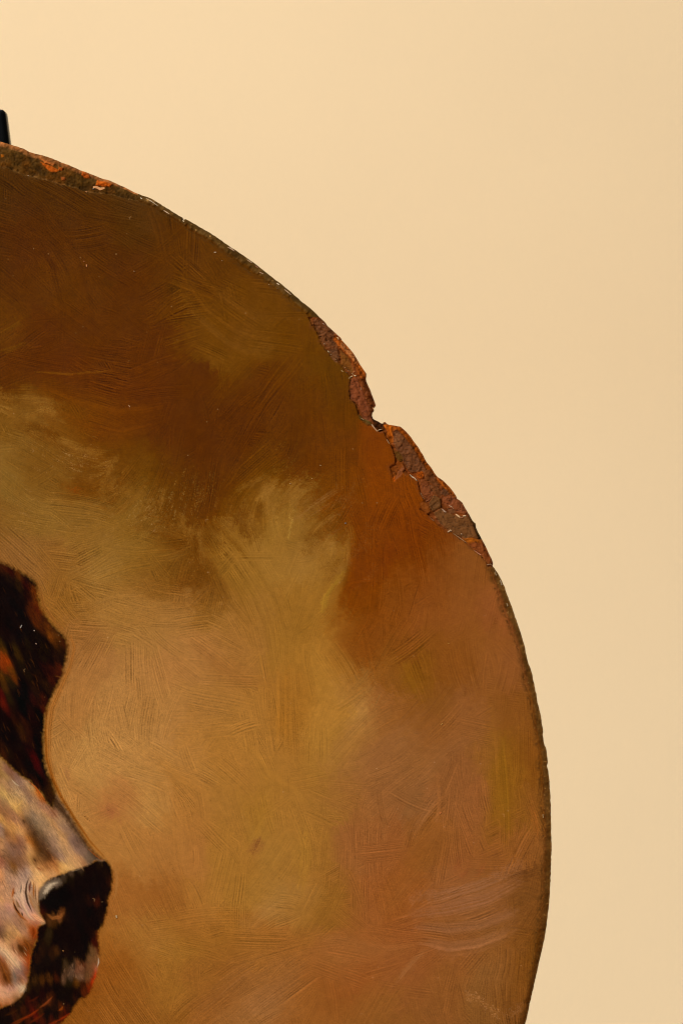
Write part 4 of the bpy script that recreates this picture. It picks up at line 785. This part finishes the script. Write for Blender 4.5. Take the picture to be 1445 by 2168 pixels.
facet(E, [(936,1036),(948,1037),(952,1046),(940,1050),(934,1046)], (98,58,40), -5, (0,0), 0.6)
facet(T_, [(920,1012),(937,1018),(952,1032),(966,1052),(967,1058),(956,1052),(946,1038),(932,1028)], (166,84,24), -9, (-0.15,0.1), 1.6, 0.35, 50)
facet(E, [(936,1052),(954,1048),(968,1057),(980,1068),(990,1086),(980,1088),(960,1082),(946,1072),(936,1066)], (132,70,44), -6, (-0.06,0.04), 0.9)
facet(E, [(946,1076),(960,1078),(964,1086),(952,1088)], (114,70,48), -4, (0,0), 0.4)
facet(E, [(917,1085),(934,1076),(948,1086),(964,1092),(990,1094),(1000,1108),(1010,1128),(1014,1142),(1000,1138),(982,1140),(962,1132),(946,1122),(930,1108)], (112,70,42), -3.5, (0.0,-0.01), 0.35, 0.1, 70, 1.2, 0.8)
facet(E, [(990,1086),(996,1090),(1010,1118),(1020,1142),(1014,1142),(1004,1118)], (84,58,26), -9, (-0.3,0.1), 1.2)
facet(T_, [(979,1141),(998,1138),(1013,1143),(1017,1150),(1004,1148),(992,1151)], (172,94,24), -5, (0,-0.1), 0.5)
facet(E, [(990,1152),(1004,1148),(1018,1150),(1028,1162),(1038,1180),(1043,1192),(1036,1194),(1020,1178),(1005,1166)], (134,68,34), -6, (-0.05,0.02), 0.7)
facet(E, [(888,1066),(896,1060),(908,1072),(914,1084),(905,1088),(893,1078)], (126,66,24), -1.2, (0,0), 0.4)
# torn wood in the broad worn corner at the top
facet(T_, [(86,343),(96,346),(110,352),(124,360),(120,364),(108,363),(98,356)], (204,98,26), -2, (0,0), 1.0, 0.5, 24)
facet(T_, [(82,333),(98,338),(118,346),(112,350),(96,345)], (184,106,58), -7, (0,0), 1.2, 0.3, 22)
facet(T_, [(124,352),(134,355),(132,361),(125,361)], (176,84,28), -3, (0,0), 1.0)
facet(T_, [(174,362),(186,367),(190,376),(180,377),(173,370)], (176,84,28), -5, (0,0), 1.4, 0.2, 30)
facet(T_, [(206,381),(222,384),(238,390),(232,395),(216,394),(203,392)], (188,90,24), -4, (0,0), 1.6, 0.2, 20)
facet(T_, [(130,375),(138,376),(138,382),(131,381)], (150,76,34), -2, (0,0), 1.0)
facet(T_, [(3,327),(8,328),(8,332),(3,332)], (156,86,18), -3, (0,0), 1.0)
m = CHIP
xc, yc = X[m], Y[m]
cr = np.minimum(np.abs(vn(xc, yc, 13, 95) + 0.35 * vn(xc, yc, 5, 96)), np.abs(vn(xc, yc, 17, 97) + 0.3 * vn(xc, yc, 6, 98)))
ck = np.clip(1 - cr / 0.07, 0, 1)
COL[m] *= (1 - 0.6 * ck)[:, None]; HGT[m] -= 1.2 * ck
bl = np.clip(1 - d_in[m] / (5 + 5 * f1[m]), 0, 1)[:, None] * 0.6
COL[m] = COL[m] * (1 - bl) + FACE_COL[m] * 0.9 * bl
# the border is rounded over at its outermost few tenths of a millimetre
RO = CHIP & (d_out < 9)
HGT[RO] -= 6 * (1 - d_out[RO] / 9) ** 2
# carry rim colour and height on to the points that will be drawn in to the outline
ok = IN_OUT.copy()
for _ in range(3):
    need = ~ok
    acc = np.zeros_like(COL); ah = np.zeros_like(HGT); n_ = np.zeros_like(HGT)
    for dj in (-1, 0, 1):
        for di in (-1, 0, 1):
            s = np.roll(np.roll(ok, dj, 0), di, 1); m = need & s
            acc[m] += np.roll(np.roll(COL, dj, 0), di, 1)[m]; ah[m] += np.roll(np.roll(HGT, dj, 0), di, 1)[m]; n_[m] += 1
    g_ = need & (n_ > 0)
    COL[g_] = acc[g_] / n_[g_][:, None]; HGT[g_] = ah[g_] / n_[g_]
    ID[g_ & (ID < 1)] = 1
    ok |= g_
COL = np.clip(COL, 0.0004, 0.9)
print('painted', W_, H_)

# ================================================================= panel: turn the sheet into parts
THICK = 90.0                                    # 9 mm board
cxm = 0.5 * (gx[:-1] + gx[1:]); cym = 0.5 * (gy[:-1] + gy[1:])
_sx, _sy, _sw, _sh = gx, gy, W_, H_
CELL = np.zeros((H_ - 1, W_ - 1), bool)
x0_, y0_ = OUTP[:, 0], OUTP[:, 1]; x1_, y1_ = np.roll(x0_, -1), np.roll(y0_, -1)
for j in range(H_ - 1):
    y = cym[j]; k = ((y0_ <= y) & (y1_ > y)) | ((y1_ <= y) & (y0_ > y))
    if not k.any(): continue
    xs = np.sort(x0_[k] + (y - y0_[k]) * (x1_[k] - x0_[k]) / (y1_[k] - y0_[k]))
    for a, b in zip(xs[0::2], xs[1::2]): CELL[j, np.searchsorted(cxm, a):np.searchsorted(cxm, b)] = True
pad = np.pad(CELL, 1)
up = CELL & ~pad[:-2, 1:-1]; dn = CELL & ~pad[2:, 1:-1]; lf = CELL & ~pad[1:-1, :-2]; rt = CELL & ~pad[1:-1, 2:]
def vid(j, i): return j * W_ + i
edges = []
j, i = np.nonzero(up); edges.append(np.stack([vid(j, i + 1), vid(j, i)], 1))
j, i = np.nonzero(dn); edges.append(np.stack([vid(j + 1, i), vid(j + 1, i + 1)], 1))
j, i = np.nonzero(lf); edges.append(np.stack([vid(j, i), vid(j + 1, i)], 1))
j, i = np.nonzero(rt); edges.append(np.stack([vid(j + 1, i + 1), vid(j, i + 1)], 1))
edges = np.concatenate(edges)
bv = np.unique(edges)
VX, VY = X.ravel().astype(np.float64), Y.ravel().astype(np.float64)
HG = HGT.ravel().copy()
_, qx, qy = pdist(OUTP, VX[bv].copy(), VY[bv].copy())
VX[bv] = qx; VY[bv] = qy
CO = np.stack([wx(VX), -HG * PX, wz(VY)], 1)
PIG = np.ones((H_ * W_, 4), np.float32); PIG[:, :3] = COL.reshape(-1, 3)

M_PAINT = painted_material('oil_paint', 0.45, 0.05, 0.07, 0.05, 2600, 0.06)
M_RIM = painted_material('worn_edge', 0.7, 0.08, 0.03, 0.14, 2400, 0.35)
M_GROUND = painted_material('red_ground', 0.65, 0.08, 0.06, 0.10, 2600, 0.35)
M_FIBRE = painted_material('torn_wood', 0.8, 0.06, 0.05, 0.16, 2400, 0.5)
M_WOOD = plain_material('board_wood', (88, 62, 34), 0.7, 0.3, 0.25, 60, 0, 0.3, (1, 8, 1))
M_FLAKE = painted_material('gesso', 0.75, 0.05, 0.2, 0.08, 2400, 0.3)

painting = bpy.data.objects.new('oval_painting', None); col0.objects.link(painting)
painting.location = (wx(ECX), 0.0, wz(ECY + EB)); painting.empty_display_size = 0.05
painting['label'] = 'oval painted wooden panel of a dog in profile, its rim chipped and notched'
painting['category'] = 'painting'
bpy.context.view_layer.update()
PINV = painting.matrix_world.inverted()
def child(name, me, parent, mat, label=None):
    o = link(name, me, parent, mat)
    o.matrix_parent_inverse = PINV if parent is painting else o.matrix_parent_inverse
    if label: o['label'] = label
    return o
def sheet(name, mask, parent, mat, label=None):
    j, i = np.nonzero(mask & CELL)
    if len(j) == 0: return None
    f = np.stack([vid(j, i), vid(j + 1, i), vid(j + 1, i + 1), vid(j, i + 1)], 1)
    u, inv = np.unique(f, return_inverse=True)
    me = mesh_np(name, CO[u], inv.reshape(f.shape))
    at = me.color_attributes.new('pigment', 'FLOAT_COLOR', 'POINT')
    at.data.foreach_set('color', PIG[u].ravel())
    me.validate()
    return child(name, me, parent, mat, label)
IDc = ID[:-1, :-1]
face_o = sheet('paint_layer', IDc == 0, painting, M_PAINT, 'scumbled brown and ochre background paint with curved brush marks')
dog_o = sheet('painted_dog', IDc == 2, painting, M_PAINT, 'painted cream and grey muzzle of the dog')
sheet('ear', IDc == 3, dog_o, M_PAINT, 'painted dark brown drooping ear')
sheet('nose', IDc == 4, dog_o, M_PAINT, 'painted black nose and dark jaw')
rim_o = sheet('bevelled_edge', IDc == 1, painting, M_RIM, 'worn olive brown bevelled rim with chipped red stretches')
for k, nm_ in FACETS:
    sheet(nm_, IDc == k, rim_o, M_FIBRE if nm_ == 'torn_fibre' else M_GROUND)
# board behind the paint: side wall and back
ue, inv = np.unique(edges, return_inverse=True); ne = len(ue)
front = CO[ue]; back = front.copy(); back[:, 1] = THICK * PX
q = inv.reshape(edges.shape)
side = np.stack([q[:, 0], q[:, 1], q[:, 1] + ne, q[:, 0] + ne], 1)
child('board_side', mesh_np('board_side', np.concatenate([front, back]), side, False), painting, M_WOOD, 'raw brown wooden side of the panel')
me = bpy.data.meshes.new('board_back')
me.from_pydata([(wx(a), THICK * PX - 0.00002, wz(b)) for a, b in OUTP], [], [list(range(len(OUTP)))]); me.update()
child('board_back', me, painting, M_WOOD)

# ---- loose flakes of gesso and paint lying proud of the surface
def height_at(x, y):
    i = min(max(np.searchsorted(gx, x), 0), W_ - 1); j = min(max(np.searchsorted(gy, y), 0), H_ - 1)
    return float(HGT[j, i])
frg = np.random.default_rng(77)
def flake(pts, w, rgb, lift=1.2):
    P = np.array(pts, float); L, Rr = [], []; w = w * 0.85; rgb = tuple(c * 0.94 for c in rgb)
    if len(P) == 1: P = np.array([P[0] - (w * .4, w * .2), P[0] + (w * .4, w * .25)])
    for k in range(len(P)):
        d = P[min(k + 1, len(P) - 1)] - P[max(k - 1, 0)]; d /= np.hypot(*d) + 1e-9
        n = np.array([-d[1], d[0]]); e = 0.55 if k in (0, len(P) - 1) else 1.0
        L.append(P[k] + n * w / 2 * e * frg.uniform(.7, 1.2)); Rr.append(P[k] - n * w / 2 * e * frg.uniform(.7, 1.2))
    ring = L + Rr[::-1]; n = len(ring); co = []
    cx, cy = np.mean(ring, axis=0)
    for top in (0, 1):
        for a in ring:
            p = np.array([cx, cy]) + (a - [cx, cy]) * (0.82 if top else 1.0)
            co.append((wx(p[0]), -(height_at(*a) + (lift + frg.uniform(-.2, .3) if top else -1.5)) * PX, wz(p[1])))
    f = [list(range(n, 2 * n))] + [[k, (k + 1) % n, n + (k + 1) % n, n + k] for k in range(n)]
    me = bpy.data.meshes.new('flake'); me.from_pydata(co, [], f); me.update()
    at = me.color_attributes.new('pigment', 'FLOAT_COLOR', 'POINT')
    c = s2l(rgb); at.data.foreach_set('color', np.tile(np.array([*c, 1], np.float32), len(co)))
    child('flake', me, painting, M_FLAKE)
CR, SA, GY = (200,160,120), (190,122,84), (146,132,112)
for pts, w, c in [
    ([(785,897),(790,905),(798,914),(804,910),(811,909)], 2.6, CR), ([(818,930),(824,940)], 3, CR), ([(866,1004),(872,1010),(878,1013),(884,1019)], 2.6, (226,196,158)),
    ([(888,1039),(893,1050),(898,1058)], 2, CR), ([(900,1062),(908,1058),(914,1050)], 3, SA), ([(906,1092),(913,1098),(919,1103)], 2.6, CR), ([(946,1127),(953,1122),(956,1124)], 4, CR),
    ([(957,1128),(968,1136),(980,1144),(988,1150)], 1.8, (200,156,110)), ([(935,1077),(940,1082),(944,1085)], 5, (190,150,120)), ([(949,1070),(955,1072),(961,1079)], 2.2, CR),
    ([(963,1088),(970,1092),(974,1096)], 5, (232,182,128)), ([(979,1092),(986,1092)], 6, (236,192,142)), ([(972,1095),(980,1096)], 3, SA), ([(1003,1165),(1012,1172),(1019,1176)], 2.2, (224,150,112)),
    ([(1030,1196),(1038,1194),(1042,1198)], 2.6, (214,170,130)), ([(976,1130)], 4, (226,182,140)), ([(683,684),(686,687)], 5, (222,172,140)), ([(693,742),(696,746)], 4.5, (232,202,152)),
    ([(700,750)], 3, CR), ([(710,761)], 3.4, CR), ([(686,728)], 3.2, CR), ([(722,783),(726,788)], 2.6, (220,184,128)), ([(744,790),(748,793)], 3, (236,200,140)), ([(751,795)], 5.5, (244,214,164)),
    ([(737,802),(742,798),(746,795)], 3, (240,204,146)), ([(730,778)], 2.4, CR), ([(737,784)], 2.4, CR), ([(733,788)], 2.2, CR), ([(788,862),(790,866)], 5, (238,170,110)), ([(713,713),(717,719)], 4.5, (224,190,140)),
    ([(763,820),(764,826)], 2.2, CR), ([(675,710),(680,711)], 2.2, SA), ([(764,885),(770,889)], 2.4, CR), ([(297,418),(301,421)], 3.4, (238,214,180)), ([(308,419),(318,424),(328,431),(336,437)], 2.2, (216,184,146)),
    ([(346,445),(353,449),(360,454)], 2.8, (220,182,146)), ([(387,465),(389,470)], 4.5, (240,206,160)), ([(196,396),(204,396),(213,400),(224,398)], 8, (216,150,96)), ([(183,406)], 4, (212,142,90)),
    ([(60,372)], 3, (232,196,160)), ([(200,399),(196,400)], 3, (170,150,128)), ([(482,523),(490,527),(497,532)], 4, (206,160,120)), ([(453,534),(458,534)], 3.2, (232,200,160)), ([(470,552)], 2.6, CR),
    ([(522,549),(528,553),(534,557)], 2.6, (206,164,124)), ([(540,562),(546,567)], 3, SA), ([(549,576),(558,580)], 3.4, (204,160,122)), ([(586,599),(591,603)], 5, (240,208,172)), ([(569,602)], 3.4, (236,190,140)),
    ([(601,612),(609,618),(617,625)], 2.6, (222,182,142)), ([(587,611)], 2.2, GY), ([(1047,1210),(1050,1219)], 4, (216,190,148)), ([(1058,1228),(1062,1240)], 4, (222,192,156)), ([(1072,1277),(1074,1284)], 5, (210,176,130)),
    ([(1148,1724),(1149,1732)], 4, (196,160,110)), ([(43,1330),(47,1323)], 6, (150,140,130)), ([(246,1938),(247,1944)], 6.5, (196,172,132)), ([(183,560),(184,565)], 6.5, (216,144,92)), ([(178,553)], 3.4, (196,122,72)),
    ([(273,857),(275,862)], 3.2, (230,176,134)), ([(284,574)], 3.4, (196,150,104)), ([(73,1335)], 3.6, (226,200,180)), ([(77,1363)], 3.6, (224,180,150)), ([(931,1723),(933,1719)], 4, (224,130,64)), ([(933,1535),(936,1531)], 3, (222,170,84)),
    ([(949,1362)], 3, (206,154,70)), ([(134,2013)], 4, (200,130,60)), ([(729,1108),(733,1107)], 4.6, (128,120,120)), ([(660,1013)], 3, (224,186,130)), ([(678,985)], 3, (226,190,140)), ([(614,1024)], 3, (224,190,150))]:
    flake(pts, w, c)

# ================================================================= black stand behind the panel
M_BLACK = plain_material('black_lacquer', (6, 5, 5), 0.42, 0.16, 0.2, 60)
def prism(name, prof, y0, y1, parent, mat, bev=0.0012):
    """profile in photo pixels, extruded from depth y0 to y1 (metres), edges rounded"""
    import bmesh
    bm = bmesh.new()
    vs = [bm.verts.new((wx(a), y0, wz(b))) for a, b in prof]
    fc = bm.faces.new(vs)
    r = bmesh.ops.extrude_face_region(bm, geom=[fc])
    for v in r['geom']:
        if isinstance(v, bmesh.types.BMVert): v.co.y = y1
    bmesh.ops.recalc_face_normals(bm, faces=bm.faces)
    bmesh.ops.bevel(bm, geom=list(bm.edges), offset=bev, segments=3, profile=0.6, affect='EDGES')
    me = bpy.data.meshes.new(name); bm.to_mesh(me); bm.free()
    for p in me.polygons: p.use_smooth = True
    o = link(name, me, parent, mat); o.matrix_parent_inverse = SINV
    return o
stand = bpy.data.objects.new('display_stand', None); col0.objects.link(stand)
stand.location = (wx(ECX), 0.04, 0.0); stand.empty_display_size = 0.05
stand['label'] = 'black display stand, rounded tip of one arm showing above the panel at the left'
stand['category'] = 'stand'
bpy.context.view_layer.update(); SINV = stand.matrix_world.inverted()
FLOOR = 1084 + ZC / PX                          # floor height in photo pixels
Y0, Y1 = 0.0095, 0.0165
prism('arm', [(-92, 222), (4, 222), (14, 300), (300, 3400), (300, FLOOR - 2), (170, FLOOR - 2), (170, 3400), (-84, 300)], Y0, Y1, stand, M_BLACK)
mx = lambda a: 2 * ECX - a
prism('arm', [(mx(p[0]), p[1]) for p in [(-92, 222), (4, 222), (14, 300), (300, 3400), (300, FLOOR - 2), (170, FLOOR - 2), (170, 3400), (-84, 300)]][::-1], Y0, Y1, stand, M_BLACK)
prism('crossbar', [(mx(60), 1500), (60, 1500), (60, 1600), (mx(60), 1600)], Y1 - 0.002, Y1 + 0.010, stand, M_BLACK)
prism('ledge', [(mx(320), 3386), (320, 3386), (320, 3470), (mx(320), 3470)], -0.012, Y0 + 0.004, stand, M_BLACK)
prism('ledge_lip', [(mx(320), 3360), (320, 3360), (320, 3470), (mx(320), 3470)], -0.020, -0.0115, stand, M_BLACK)
prism('foot', [(40, FLOOR - 110), (440, FLOOR - 110), (440, FLOOR), (40, FLOOR)], -0.03, 0.16, stand, M_BLACK)
prism('foot', [(mx(440), FLOOR - 110), (mx(40), FLOOR - 110), (mx(40), FLOOR), (mx(440), FLOOR)], -0.03, 0.16, stand, M_BLACK)
print('objects', len(bpy.data.objects))
